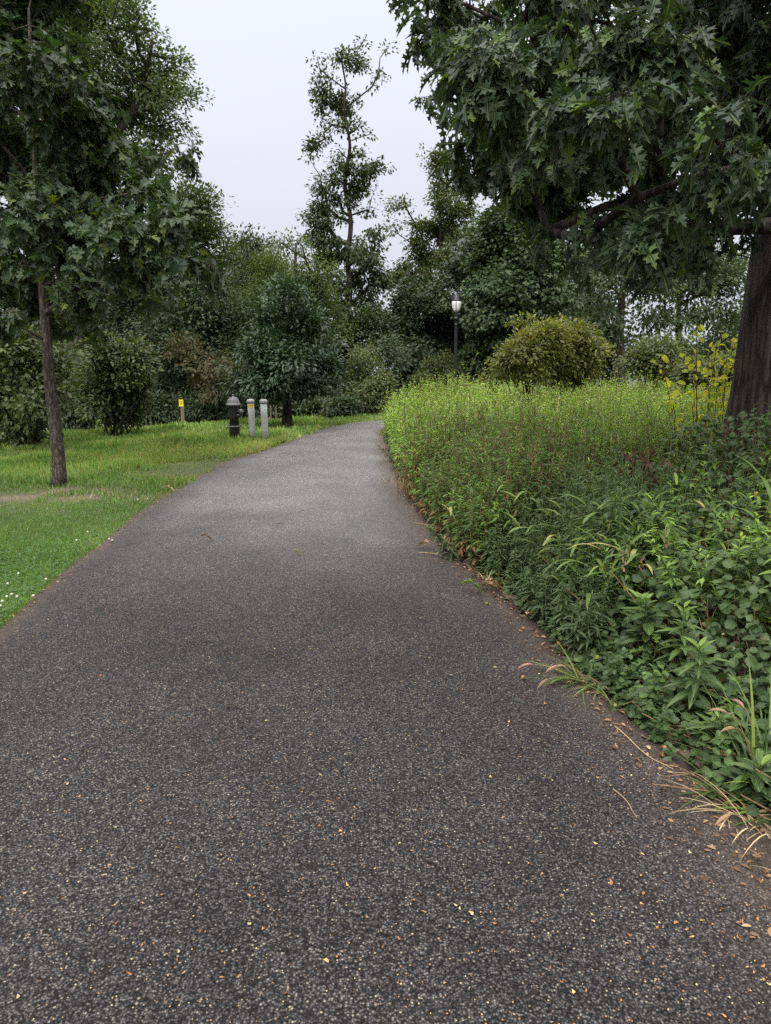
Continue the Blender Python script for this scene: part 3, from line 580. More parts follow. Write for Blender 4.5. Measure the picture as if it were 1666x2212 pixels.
far('distant_tree', 'distant forked tree with sky showing under its boughs near the oak trunk', 1470, 48,
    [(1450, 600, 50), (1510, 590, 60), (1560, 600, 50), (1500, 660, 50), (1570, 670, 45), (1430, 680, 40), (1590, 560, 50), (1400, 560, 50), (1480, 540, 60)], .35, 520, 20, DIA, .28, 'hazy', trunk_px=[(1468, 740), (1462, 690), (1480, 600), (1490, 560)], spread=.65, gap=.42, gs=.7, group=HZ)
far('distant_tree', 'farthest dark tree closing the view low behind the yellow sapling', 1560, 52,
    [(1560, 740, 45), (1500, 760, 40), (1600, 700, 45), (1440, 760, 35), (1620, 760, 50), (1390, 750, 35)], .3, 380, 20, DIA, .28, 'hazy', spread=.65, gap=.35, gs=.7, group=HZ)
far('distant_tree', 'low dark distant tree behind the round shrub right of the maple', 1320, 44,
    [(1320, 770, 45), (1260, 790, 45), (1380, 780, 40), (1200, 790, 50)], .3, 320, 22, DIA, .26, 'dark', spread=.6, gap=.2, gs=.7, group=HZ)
# --- the dark wood at left and centre
WD = 'trees of the dark wood behind the lawn'
for label, bx, d, lb, mat, nc in [
    ('dark wood tree behind the yellow sign post', 430, 27, [(420, 660, 70), (460, 730, 70), (370, 720, 70), (430, 800, 70), (500, 800, 50), (380, 860, 50), (450, 880, 50)], 'dark', 620),
    ('dark wood tree between the left shrubs and the sign post', 340, 29, [(330, 640, 70), (360, 720, 70), (290, 680, 60), (340, 800, 60), (330, 870, 50), (270, 620, 60)], 'dark', 560),
    ('dark wood tree behind the round leafy shrub at left', 200, 31, [(200, 720, 80), (140, 700, 80), (240, 800, 70), (170, 840, 70), (260, 700, 60), (220, 880, 50)], 'oak_far', 560),
    ('dark wood tree at the left edge behind the tall shrub', 40, 30, [(40, 720, 80), (-40, 700, 90), (90, 800, 80), (0, 850, 80), (110, 720, 60), (120, 880, 50)], 'oak_far', 520),
    ('dark wood tree behind the hydrant and the dark rounded oak', 545, 27, [(530, 700, 60), (520, 780, 60), (560, 850, 60), (490, 860, 50), (600, 860, 50), (640, 880, 40)], 'dark', 600),
    ('dark wood tree behind the foot of the tall locust', 720, 30, [(720, 780, 60), (690, 840, 60), (770, 720, 50), (740, 860, 50), (830, 760, 50), (660, 880, 40), (800, 700, 50)], 'dark', 600)]:
    far('wood_tree', label, bx, d, lb, .22, nc, 38, DIA, .15, mat, spread=.42, gap=.2, gs=1.2, group=WD)
far('rust_tinged_tree', 'small tree with rust brown leaves between sign post and hydrant', 430, 24, [(425, 775, 26), (455, 810, 26), (400, 750, 18), (470, 840, 22), (480, 790, 18), (395, 820, 18)], .08, 150, 26, DIA, .13, 'rusty', spread=.32, gap=.35, gs=1.2, group=None)
# --- dark rounded oak by the bend
b = G(620, 922)
tree('rounded_oak_tree', 'small dark rounded oak with black trunk beside the bend of the path', 'tree',
     [b-[0, 0, .05], P(620, 860, b[1]), P(618, 780, b[1]), P(615, 700, b[1]), P(612, 630, b[1])], .14, .03,
     lobes_px([(605, 625, 26), (635, 640, 26), (590, 690, 40), (650, 690, 44), (560, 750, 40), (690, 740, 36), (535, 820, 34), (620, 790, 62), (695, 795, 38), (575, 820, 44), (655, 825, 44), (712, 825, 22), (520, 780, 22), (605, 740, 55), (515, 845, 18), (560, 700, 18)], b[1], .9, 1.2, 3),
     1000, 36, BLUNT, .105, 'bluish', 'bark', spread=.23, step=.4, rtip=.009, gap=.5, gs=2.4, droop=.05, upl=1.4, clump=.3)
# --- shrubs
def shrub(name, label, basepx, basepy, d, lobes, ncl, per, leaf, size, mat, cat='shrub', nst=7, hst=.5, group=None, sp=.5, gap=.4, spread=.17, rst=.018, **kw):
    g = G(basepx, basepy) if d is None else ground_at(basepx, d)
    d = g[1]; lb = lobes_px(lobes, d, sp, 1.2, int(basepx)); c = np.array(lb)[:, :3]; top = c.mean(0)
    tr2 = []
    for i in range(nst):
        e = c[rng.integers(len(c))]; a = g+np.array([rng.normal(0, .12), rng.normal(0, .12), -.05]); mid = a*.55+e*.45+np.array([0, 0, .15])
        tt_ = np.linspace(0, 1, 7)[:, None]; tr2.append((a*(1-tt_)**2+2*mid*tt_*(1-tt_)+e*tt_**2, rst, rst*.35))
    return tree(name, label, cat, [g-[0, 0, .05], g*.6+top*.4, top+[0, 0, .3]], rst*1.2, rst*.4, lb, ncl, per, leaf, size, mat, 'bark', group, step=.35, rtip=.005, sides=8, spread=spread, gap=gap, gs=3.2, trunks=tr2, **kw)
shrub('shrub', 'tall leafy shrub with dark many stemmed base at the left edge', 62, 972, None, [(40, 750, 55), (100, 800, 52), (25, 850, 60), (85, 870, 52), (135, 770, 34), (150, 840, 32), (60, 920, 45), (-40, 820, 80), (10, 730, 30), (110, 740, 24), (-40, 920, 60)], 620, 20, BLUNT, .10, 'bush_left', nst=12, rst=.022)
shrub('shrub', 'rounded pale leafed shrub on the lawn between the young oak and the sign post', 246, 942, None, [(225, 790, 50), (285, 790, 45), (250, 850, 60), (310, 820, 22), (190, 840, 34), (290, 745, 18), (305, 728, 10), (270, 900, 36), (215, 890, 30), (240, 750, 24), (180, 800, 20), (320, 840, 12)], 620, 20, BLUNT, .10, 'bush_left', nst=12)
shrub('shrub', 'olive green bush where the path bends out of sight', 790, 893, None, [(785, 790, 38), (765, 830, 38), (825, 825, 30), (800, 855, 42), (790, 755, 18), (750, 865, 24), (840, 860, 20), (770, 770, 18)], 620, 20, DIA, .10, 'olive', gap=.15, sp=.7)
shrub('shrub', 'pale olive bush left of the lamp post foot', 945, 0, 30.5, [(945, 800, 36), (970, 780, 24), (920, 810, 24), (990, 800, 20), (935, 840, 30), (970, 840, 30), (900, 820, 14)], 400, 20, DIA, .11, 'olive', gap=.15)
shrub('small_tree', 'small yellowing tree with thin leaning stems in the meadow right of the maple', 1150, 0, 15.5, [(1130, 755, 42), (1180, 735, 44), (1110, 700, 18), (1085, 800, 20), (1150, 795, 30), (1100, 770, 26), (1120, 725, 20), (1140, 690, 12)], 380, 18, BLUNT, .085, 'yolive', cat='tree', nst=9, gap=.6, spread=.15)
shrub('small_tree', 'broad yellow tinged bush just right of the thin stemmed yellowing tree', 1235, 0, 16.5, [(1240, 730, 42), (1275, 760, 34), (1215, 780, 48), (1295, 745, 18), (1250, 800, 40), (1200, 710, 24), (1190, 810, 24), (1270, 710, 16)], 420, 18, BLUNT, .085, 'yolive', cat='shrub', nst=9, gap=.55, spread=.15)
shrub('shrub', 'round pale green bush between the far lamp and the yellow sapling', 1420, 0, 18, [(1420, 765, 42), (1375, 780, 28), (1465, 755, 28), (1400, 740, 22), (1440, 800, 34), (1485, 740, 14)], 460, 20, BLUNT, .08, 'olive', gap=.35)
shrub('shrub', 'low green thicket behind the meadow right of the yellow sapling', 1560, 0, 16, [(1560, 800, 36), (1500, 800, 30), (1600, 790, 30)], 260, 20, BLUNT, .09, 'olive', gap=.15)
shrub('shrub', 'low dark undergrowth at the lawn edge right of the dark rounded oak', 690, 0, 23, [(690, 880, 24), (650, 885, 20), (730, 880, 26), (755, 875, 20)], 260, 18, DIA, .12, 'dark', gap=.1)
for lab, bx, d_ in [('low dark bush at the wood edge behind the hydrant', 470, 24), ('low dark bush at the wood edge right of the sign post', 420, 25), ('low dark bush at the wood edge left of the sign post', 340, 24), ('low dark bush behind the bollards', 555, 24), ('low dark bush behind the traffic cone', 170, 26), ('low dark bush below the lamp post bush', 880, 32)]:
    y0 = 895 if bx > 300 else 905
    shrub('bush', lab, bx, 0, d_, [(bx, y0-18, 36), (bx-40, y0-5, 30), (bx+40, y0-8, 30), (bx, y0+12, 30)], 230, 20, DIA, .14, 'dark', gap=.05, group='low bushes along the wood edge', spread=.28)
# --- yellow sapling with big leaves
yd = 9.0
g = ground_at(1535, yd); yroot = tag(empty('yellow_sapling', g), 'bright yellow leaved sapling just left of the big oak trunk', 'sapling')
st = MB(); yb = []
for (x0, tops) in [(1520, [(1505, 690), (1495, 760), (1550, 735)]), (1545, [(1560, 700), (1580, 740), (1530, 760)]), (1500, [(1428, 765), (1440, 800), (1465, 830)]), (1565, [(1570, 770), (1590, 720)])]:
    for (tx, ty) in tops:
        dd = yd+rng.uniform(-.4, .4); a = ground_at(x0, yd)+[0, 0, .1]; e = P(tx, ty, dd); mid = a*.5+e*.5+np.array([(a[0]-e[0])*-.05, 0, .15*rng.random()])
        t_ = np.linspace(0, 1, 14)[:, None]; c_ = a*(1-t_)**2+2*mid*t_*(1-t_)+e*t_**2; V, F = tube(c_, np.linspace(.012, .003, 14), 6); st.add(V, F)
        u = rng.uniform(.3, 1, 27); q_ = np.column_stack([np.interp(u, t_[:, 0], c_[:, i]) for i in range(3)]); yb.append(q_+rng.normal(0, .045, q_.shape))
st.build('stems', M['stem_brown'], yroot); unparent_offset(yroot.children[0], yroot)
yb = np.concatenate(yb); n_ = len(yb)
c = leaves_obj('crown', M['yellow'], [scatter(*ROUND, yb, rng.normal(0, .7, (n_, 3))+[0, 0, .2], np.array([0, -.6, .9])+rng.normal(0, .4, (n_, 3)), rng.uniform(.06, .105, n_), rng.random(n_))], yroot); unparent_offset(c, yroot)

# ------------------------------------------------------------------ meadow plants
def stalks(base, H, nl, ll, lean=.12, brown=.35, lo=.12, bright=0.0, leaf=LANCE, wid=1.0, stem_r=.003, tipb=.25, hang=.5):
    """upright leafy stems; returns leaf batch and stem frustums"""
    m = len(base); H = np.broadcast_to(np.asarray(H, float), (m,)); dirn = rng.normal(0, lean, (m, 2)) + np.zeros((m, 2))
    def at(f, bi): 
        q = np.empty((len(bi), 3)); h = H[bi]*f; q[:, :2] = base[bi, :2]+dirn[bi]*(h**1.5)[:, None]; q[:, 2] = base[bi, 2]+h; return q
    bi = np.repeat(np.arange(m), nl); nL = len(bi); f = lo+(1-lo)*rng.random(nL)**.85
    pos = at(f, bi); az = rng.uniform(0, 2*np.pi, nL); elev = np.where(f > .88, .9, .25-hang*(1-f)) + rng.normal(0, .2, nL)
    t = np.column_stack([np.cos(az), np.sin(az), elev]); up = np.column_stack([rng.normal(0, .25, (nL, 2)), np.ones(nL)])
    up = up+np.column_stack([np.cos(az), np.sin(az), 0*az])*np.where(elev < 0, .5, -.1)[:, None]
    size = ll*(1.0-.45*np.clip((f-.6)/.4, 0, 1))*rng.uniform(.7, 1.2, nL)
    srnd = rng.random(m)
    rnd = .22+.42*srnd[bi]+.12*rng.random(nL)+tipb*np.clip((f-.75)/.25, 0, 1)+bright
    br = rng.random(nL) < np.clip((brown-f)*3, 0, .9); rnd = np.clip(rnd, .18, .98); rnd[br] = rng.uniform(0, .14, br.sum())
    k = 5; A, B = [], []
    for s in range(k-1):
        fa = np.full(m, s/(k-1)); fb = np.full(m, (s+1)/(k-1)); A.append(at(fa, np.arange(m))); B.append(at(fb, np.arange(m)))
    SV, SF = frustums(np.concatenate(A), np.concatenate(B), stem_r, stem_r*.75, 3)
    return scatter(*leaf, pos, t, up, size, rnd, wid), (SV, SF)
def in_meadow(p, margin=0.0):
    return (~inside(p, PATH_S)) & (p[:, 0] > 0) & (p[:, 1] < 21.0)
def gen(x0, x1, y0, y1, n, f):
    p = np.column_stack([rng.uniform(x0, x1, n), rng.uniform(y0, y1, n)]); return p[f(p)]
def stuff(name, label, mat, batches): return tag(leaves_obj(name, M[mat], batches), label, name.replace('_', ' '), kind='stuff')
cone_x = lambda p, m=1.12: np.abs(p[:, 0]) < p[:, 1]*.56*m+.5   # what the lens can see, with room to step aside
LE_STEM = MB(); LE_STEMB = MB()
# far and bright part
p = gen(.0, 14, 7.8, 20.5, 9500, lambda p: in_meadow(p) & cone_x(p, 1.1) & (p[:, 1] > 7.7+.12*np.abs(p[:, 0]-3)))
dR = dist_to(p, RL); H = (.86+.16*wob(p, .9)+.07*wob(p, 2.6)+.12*rng.normal(size=len(p)))*(.72+.28*sstep(.0, .6, dR))*(.9+.25*sstep(8, 18, p[:, 1]))
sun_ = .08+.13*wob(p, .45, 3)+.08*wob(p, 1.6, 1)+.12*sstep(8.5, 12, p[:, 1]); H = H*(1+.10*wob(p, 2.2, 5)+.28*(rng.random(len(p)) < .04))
front = p[:, 1] < 8.9+.25*wob(p, 2)
pf, Hf = p[front], H[front]; p, H, sun_ = p[~front], H[~front], sun_[~front]
pf = np.repeat(pf, 2, 0)+rng.normal(0, .12, (len(pf)*2, 2)); Hf = np.repeat(Hf, 2)*1.02*rng.uniform(.88, 1.1, len(pf)); pf = pf[:]
L0, S0 = stalks(np.column_stack([pf, 0*pf[:, 0]]), Hf, 16, .10, brown=0, wid=1.3, lo=.66, tipb=.3, stem_r=.0045)
LB_, SB_ = stalks(np.column_stack([pf, 0*pf[:, 0]]), Hf*.75, 7, .09, brown=2.5, wid=1.2, lo=.15, hang=1.6)
stuff('stalk_band_leaves', 'green tops and withered brown hanging leaves of the bare stalk band before the bright meadow', 'golden', [L0, LB_])
tag(MB().add(S0[0], [S0[1]]).build('stalk_band_stems', M['stem_brown']), 'close ranks of bare reddish brown stalks in front of the bright meadow', 'bare stalks', kind='stuff')
L1, S1 = stalks(np.column_stack([p, gh(p[:, 0], p[:, 1])]), H, 26, .105, brown=.45, bright=0, wid=1.35, lo=.25)
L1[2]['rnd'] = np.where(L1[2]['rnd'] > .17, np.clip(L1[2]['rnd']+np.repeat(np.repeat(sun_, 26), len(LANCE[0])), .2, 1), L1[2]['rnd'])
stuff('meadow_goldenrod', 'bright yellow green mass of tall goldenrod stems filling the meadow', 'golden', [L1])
o = tag(MB().add(S1[0], [S1[1]]).build('meadow_stalks', M['stem_brown']), 'thin brown stalks of the goldenrod meadow', 'meadow stalks', kind='stuff')
# darker green part along the path, taller plants with brown feet
p = gen(.2, 4.6, 5.2, 8.6, 3000, lambda p: in_meadow(p) & cone_x(p) & (p[:, 0] < .9+(p[:, 1]-5.2)*1.1))
dR = dist_to(p, RL); H = (.78+.12*wob(p, 1.3)+.08*wob(p, 3.2)+.10*rng.normal(size=len(p)))*(.6+.4*sstep(.0, .5, dR))*(1-.42*sstep(1.4, 2.0, p[:, 0]-.15*(p[:, 1]-6)))
L2, S2 = stalks(np.column_stack([p, gh(p[:, 0], p[:, 1])]), H, 34, .085, brown=.5, wid=1.3, lo=.1, tipb=.1)
L2[2]['rnd'] = np.where(L2[2]['rnd'] > .17, np.clip(L2[2]['rnd']-.04, .18, .8), L2[2]['rnd'])
stuff('goldenrod_thicket', 'mid green thicket of leafy stems leaning over the path edge', 'golden', [L2])
tag(MB().add(S2[0], [S2[1]]).build('thicket_stalks', M['stem_brown']), 'brown stalks at the foot of the green thicket', 'thicket stalks', kind='stuff')
# narrow leaved asters in front, greyish green
p = gen(.6, 2.6, 3.2, 5.8, 900, lambda p: in_meadow(p) & (dist_to(p, RL) > .03) & (p[:, 0] < .75+(p[:, 1]-3)*.75))
dR = dist_to(p, RL); H = (.64+.14*wob(p, 3)+.13*rng.normal(size=len(p)))*(.4+.6*sstep(0, .6, dR))
L3, S3 = stalks(np.column_stack([p, 0*p[:, 0]]), np.maximum(H, .12), 46, .07, brown=.1, wid=1.25, lo=.06, tipb=.15, leaf=LANCE)
L3[2]['rnd'] = np.clip((L3[2]['rnd']-.15)*.9, 0, 1)
stuff('aster_thicket', 'greyish green narrow leaved stems crowding the asphalt edge', 'green_weed', [L3])
tag(MB().add(S3[0], [S3[1]]).build('aster_stalks', M['stem_green']), 'green stalks of the narrow leaved thicket', 'aster stalks', kind='stuff')
def mound(p):
    d = dist_to(p, RL); top = np.clip(.26+.21*(p[:, 1]-2.6), .22, 1.08); top = np.minimum(top, .58+.52*sstep(2.3, 3.1, p[:, 0])); top = top+.14*np.exp(-((p[:, 0]-1.95)**2+(p[:, 1]-3.2)**2)/.2)
    return top*sstep(-.12, .75, d)*(1+.2*wob(p, 2.6, 3)+.14*wob(p, 6))
p = gen(1.0, 4.2, 2.4, 6.6, 520, lambda p: in_meadow(p) & (dist_to(p, RL) > .25) & (p[:, 0] > .9+(p[:, 1]-3)*.35) & (wob(p, 2.1, 4) > -.1))
L5, S5 = stalks(np.column_stack([p, 0*p[:, 0]]), np.clip(mound(p)+rng.normal(.10, .10, len(p)), .25, 1.2), 34, .075, brown=.25, wid=1.5, lo=.35, tipb=.3, lean=.25)
stuff('mixed_weeds', 'narrow leaved weeds pushing up through the vines', 'golden', [L5])
tag(MB().add(S5[0], [S5[1]]).build('mixed_weed_stalks', M['stem_green']), 'green stalks of the weeds growing through the vines', 'weed stalks', kind='stuff')
nb = 5200; p = gen(1.2, 10, 8.2, 16, nb, lambda p: in_meadow(p) & cone_x(p) & (wob(p, .9, 8) > -.15)); nb = len(p)
V, F, k = None, None, None
_az = rng.uniform(0, 6.28, nb); _b = np.column_stack([p, rng.uniform(.35, .7, nb)]); BS = (_b, np.column_stack([np.cos(_az)*.35, np.sin(_az)*.35, np.ones(nb)]), rng.uniform(.3, .62, nb), rng.uniform(.007, .016, nb), rng.uniform(.3, 1.1, nb))
i_ = rng.integers(0, 59, 2600); p = RL[i_]+(RL[i_+1 if True else i_]-RL[i_])*rng.random(2600)[:, None]; p = p+np.abs(rng.normal(0, .13, (2600, 1)))*np.array([1, .35])+[.02, 0]+rng.normal(0, .02, (2600, 2))
p = p[(p[:, 1] > 2.2) & (p[:, 1] < 18) & (rng.random(2600) < np.clip(.75+.5*wob(p, 3), 0, 1))]
L4, S4 = stalks(np.column_stack([p, 0*p[:, 0]]), rng.uniform(.05, .24, len(p)), 16, .04, brown=.2, wid=1.6, lo=.05, tipb=.1, lean=.5, leaf=BLUNT)
L4[2]['rnd'] = np.where(L4[2]['rnd'] > .17, np.clip(L4[2]['rnd']-.05, .18, .9), L4[2]['rnd'])
stuff('edge_weeds', 'low mixed weeds fringing the right asphalt edge', 'green_weed', [L4])
# vine mound in front of the oak
n_ = 60000
p = gen(.9, 6.2, 1.9, 6.75, n_, lambda p: in_meadow(p) & cone_x(p, 1.1) & (p[:, 0] > 1.0+np.clip(p[:, 1]-4.2, 0, 9)*.55+.15*wob(p, 3)))
k_ = ~((p[:, 1] < 2.75) & (dist_to(p, RL) < .16)); p = p[k_]; h = mound(p); zf = 1-rng.random(len(p))**1.5*.75
pos = np.column_stack([p+rng.normal(0, .02, p.shape), h*zf+.01])
az = rng.uniform(0, 2*np.pi, len(p)); t = np.column_stack([np.cos(az), np.sin(az), rng.normal(-.25, .25, len(p))]); up = np.column_stack([rng.normal(-.1, .5, len(p)), rng.normal(-.2, .5, len(p)), np.ones(len(p))])+.5*wob(np.column_stack([p, 0*h]), 4)[:, None]*np.array([1, -.6, 0])
patch = .5+.5*wob(p, 1.1, 2)
VB = [scatter(*ROUND, pos, t, up, rng.uniform(.03, .066, len(p)), np.clip(.15+.35*patch+.5*rng.random(len(p))**1.6-.05, 0, .93)+(rng.random(len(p)) < .006))]
stuff('vine_cover', 'dense mound of dark round leaved vines below the big oak', 'vine', VB)
k_ = rng.random(len(p)) < .05; A = np.column_stack([p[k_], 0*p[k_][:, 0]]); B = np.column_stack([p[k_]+rng.normal(0, .15, (k_.sum(), 2)), h[k_]*.95])
V, F = frustums(A, B, .004, .002, 3); tag(MB().add(V, [F]).build('vine_stems', M['stem_brown']), 'thin woody stems inside the vine mound', 'vine stems', kind='stuff')

# ------------------------------------------------------------------ lawn
BL = (np.array([[0, .06, 0], [0, -.06, 0], [.55, .045, .05], [.55, -.045, .05], [1, 0, -.06]]), [np.array([[0, 1, 3, 2]]), np.array([[2, 3, 4]])])
def lawn_pts(n, y0, y1):
    u = rng.random(n); y = 1/(1/y0-u*(1/y0-1/y1)); x = rng.uniform(-1, 1, n)*(y*.6+.6); p = np.column_stack([x, y])
    ok = ~inside(p, PATH_S); left = (p[:, 0] < 0) | (p[:, 1] > 22.5)
    ok &= left; ok &= rng.random(len(p)) > bare(p)*.95; return p[ok]
i_ = rng.integers(0, 44, 9000); q = LL[i_]+(LL[i_+1]-LL[i_])*rng.random(9000)[:, None]; q = q+np.array([.03, -.02])*rng.normal(0, 1.3, (9000, 1))*(1+.8*wob(q, 5))[:, None]
p = np.concatenate([lawn_pts(520000, 2.6, 12), lawn_pts(210000, 11, 34), q[q[:, 1] > 2]])
n_ = len(p); dl = dist_to(p, LL); scl = np.clip(p[:, 1]/8, .75, 2.4)
tall = .5+.5*wob(p, .8, 4); edge_t = np.exp(-dl/.25)
strip = np.exp(-((p[:, 1]-13)/2.4)**2-((p[:, 0]+3.2)/2.6)**2)
hh = (.032+.022*tall+.09*strip*(tall > .45)+.03*(wob(p, 2.4, 7) > .55)*(p[:, 1] > 8))*rng.uniform(.6, 1.4, n_)*np.clip(scl, .8, 1.9)
hh = hh*(1-.68*np.exp(-((p[:, 0]+2.9)/1.5)**2-((p[:, 1]-12.2)/2.2)**2))     # mown short in front of the hydrant and bollards
az = rng.uniform(0, 2*np.pi, n_); ln = rng.uniform(.15, .9, n_)
t = np.column_stack([np.cos(az)*ln, np.sin(az)*ln, np.ones(n_)]); up = np.column_stack([np.cos(az), np.sin(az), 0*az])+rng.normal(0, .3, (n_, 3))
pn = .5+.5*wob(p, 1.7, 1); far_ = sstep(8, 13, p[:, 1])
dryp = np.clip(.05+.12*far_*pn+.35*strip+.35*edge_t*(p[:, 1] > 8)+.5*bare(p), 0, .75)*.75
rnd = np.clip(.2+.35*pn+.35*rng.random(n_)+.15*far_, .16, 1); dr_ = rng.random(n_) < dryp; rnd[dr_] = rng.uniform(0, .13, dr_.sum())
stuff('lawn_grass', 'short green lawn grass left of the path', 'lawn', [scatter(*BL, np.column_stack([p, gh(p[:, 0], p[:, 1])-.004]), t, up, hh, rnd, np.clip(1.2*scl, 1.1, 2.6))])
# clover along the near edge
TRI = []; 
def clover_template():
    V, F = [], []
    for k in range(3):
        a = k*2.094; b0 = len(V); V.append([0, 0, 0])
        for q, r in ((-.55, .75), (-.28, 1.0), (0, .9), (.28, 1.0), (.55, .75)): V.append([math.cos(a+q)*r*.5, math.sin(a+q)*r*.5, .06*r])
        F.append([b0]+list(range(b0+1, b0+6)))
    return np.array(V), [np.array(F)]
CLO = clover_template()
p = lawn_pts(120000, 2.6, 8.5); dl = dist_to(p, LL); p = p[rng.random(len(p)) < np.clip(1.15-dl/1.0+.5*wob(p, 2.2), 0.03, 1)*sstep(9, 6.5, p[:, 1])]; n_ = len(p)
az = rng.uniform(0, 6.28, n_)
stuff('clover_patch', 'clover growing along the near left edge of the path', 'clover', [scatter(*CLO, np.column_stack([p, rng.uniform(.02, .055, n_)]), np.column_stack([np.cos(az), np.sin(az), rng.normal(0, .25, n_)]), np.column_stack([rng.normal(0, .3, (n_, 2)), np.ones(n_)]), rng.uniform(.016, .028, n_), rng.random(n_))])
# flower heads of the clover
def ball(c, r, n=6, sq=.9):
    pr = [(math.sin(a)*r, -math.cos(a)*r*sq) for a in np.linspace(.15, math.pi-.15, 5)]; return lathe(pr, n, c)
for k, (x, y) in enumerate([(40, 1240), (75, 1285), (90, 1300), (98, 1290), (108, 1285), (120, 1290), (88, 1310), (60, 1330), (155, 1288), (85, 1322), (18, 1385-60), (100, 1252), (228, 1168), (345, 1080), (366, 1078), (298, 1165), (305, 1168), (190, 1150), (255, 1012), (500, 1000-6), (30, 1345), (95, 1262)]):
    q = G(x, y, .05); 
    if inside(q[None, :2], PATH_S)[0]: q = q-[.25, 0, 0]
    V, F = ball((0, 0, .055), .0085, 7); mb = MB().add(V, F, .7); V, F = tube([[0, 0, 0], [.002, 0, .03], [0, 0, .05]], .0015, 4); 
    o = mb.build('clover_flower', M['white_flower']); o.location = (q[0], q[1], surf_z(q[0], q[1])); s_ = MB().add(V, F).build('stem', M['stem_green'], o)
    tag(o, 'small white clover blossom in the lawn left of the path', 'flower', 'clover blossoms in the lawn')

# ------------------------------------------------------------------ weeds and grasses along the right edge of the path
GW = 'single weeds at the right path edge'
def weed(label, px, py, tip, nl=60, ll=.11, leaf=LANCE, wid=1.3, mat='green_weed', name='weed', stems=1, bright=.1, r=.004, cat='weed', z0=0.0):
    b = G(px, py); root = tag(empty(name, b), label, cat, GW); sb = MB(); LB = []
    for s in range(stems):
        a = np.array([rng.normal(0, .03*(stems > 1)), rng.normal(0, .03*(stems > 1)), z0]); e = P(tip[0]+rng.normal(0, 14)*(stems > 1), tip[1]+rng.uniform(0, 50)*(stems > 1), b[1]+rng.normal(-.03, .05))-b
        mid = a*.5+e*.5+np.array([a[0]-e[0], a[1]-e[1], 0])*.18; t_ = np.linspace(0, 1, 16)[:, None]; c_ = a*(1-t_)**2+2*mid*t_*(1-t_)+e*t_**2
        V, F = tube(c_, np.linspace(r, r*.45, 16), 6); sb.add(V, F)
        f = np.linspace(.08, 1, nl)**.9; q = np.column_stack([np.interp(f, t_[:, 0], c_[:, i]) for i in range(3)]); az = np.arange(nl)*2.4+rng.normal(0, .3, nl)
        el = np.where(f > .85, 1.0, .35)+rng.normal(0, .15, nl)-(.55*(1-f))
        t = np.column_stack([np.cos(az), np.sin(az), el]); up = np.column_stack([-.2*np.cos(az), -.2*np.sin(az), np.ones(nl)])
        sz = ll*np.where(f > .85, .7, 1.0)*np.clip(1.3-.4*f, .6, 1.2)*rng.uniform(.75, 1.15, nl)
        rn = np.clip(.35*rng.random(nl)+.25+bright+.45*np.clip((f-.82)/.18, 0, 1), 0, 1)
        LB.append(scatter(*leaf, q, t, up, sz, rn, wid))
    sb.build('stem', M['stem_green'], root); leaves_obj('leaves', M[mat], LB, root); return root
weed('tall goldenrod with lime green tip nearest the bottom right corner of the vines', 1500, 1560, (1512, 1395), 52, .12, bright=.15)
weed('goldenrod with yellow green crown standing in front of the vine mound', 1465, 1500, (1478, 1312), 46, .11, bright=.18)
weed('leafy green weed left of the two goldenrods at the vine edge', 1405, 1470, (1385, 1290), 44, .11, leaf=BLUNT, wid=.8, bright=.1, stems=2)
weed('slender goldenrod with pale tip at the middle of the aster thicket', 1248, 1345, (1232, 1250), 46, .08, bright=.2, stems=2)
weed('dark drooping weed leaning low over the asphalt edge', 985, 1215, (926, 1140), 70, .085, bright=-.05, r=.005)
weed('upright dark green weed with bright tip behind the leaning weed', 1030, 1190, (985, 1085), 64, .09, bright=.0, stems=2, r=.005)
weed('bushy dark weed with two lime tips beside dried grass', 1075, 1200, (1055, 1075), 60, .09, bright=.0, stems=2)
weed('short leafy weed rooted at the crumbling asphalt corner', 1580, 1640, (1560, 1540), 34, .10, bright=.12, stems=2)
weed('small green weed beside the dry straw tuft at the right edge', 1600, 1735, (1640, 1640), 30, .10, leaf=BLUNT, wid=.7, bright=.12, stems=2)
weed('branching weed tip poking over the path beside the thicket', 850, 1000, (812, 958), 50, .07, bright=-.05, r=.004)
weed('leaning thicket stem drooping over the far path edge', 868, 975, (815, 900), 50, .09, bright=.05, stems=2)
# three leafed oak seedling
weed('oak seedling with lobed leaves at the path corner', 1400, 1480, (1420, 1395), 12, .14, leaf=OAK, wid=.9, bright=.2)
weed('clover like weed cushion on the asphalt edge below the vines', 1362, 1512, (1365, 1480), 90, .035, leaf=ROUND, wid=1.2, bright=.3, stems=5)
# grass tufts

def blade_strip(base, d0, L_, w_, droop, nseg=6, tw=0.0):
    """arching blades: base (m,3), d0 (m,3) start dir"""
    m = len(base); d = nrm(d0); P_ = base.copy(); side = nrm(np.cross(d, np.array([0, 0, 1.])+1e-3)); V = []
    wp = np.interp(np.linspace(0, 1, nseg+1), [0, .15, .45, .8, 1], [.45, .8, 1, .6, .02])
    for s in range(nseg+1):
        V.append(P_+side*(w_*wp[s]/2)[:, None]); V.append(P_-side*(w_*wp[s]/2)[:, None])
        d = nrm(d+np.array([0, 0, -1])*(droop/nseg)[:, None]); P_ = P_+d*(L_/nseg)[:, None]
    V = np.stack(V, 1); k = 2*(nseg+1); o = (np.arange(m)*k)[:, None, None]; f = np.array([[2*s, 2*s+1, 2*s+3, 2*s+2] for s in range(nseg)])[None]
    return V.reshape(-1, 3), (f+o).reshape(-1, 4), k
V, F, k = blade_strip(*BS, 5)
tag(link('meadow_blades', mesh_np('meadow_blades', V, [F], M['blade'], {'rnd': np.repeat(np.clip(.3+.7*rng.random(len(V)//k), 0, 1), k)})), 'straw tinted grass blades standing among the goldenrod', 'meadow grass', kind='stuff')
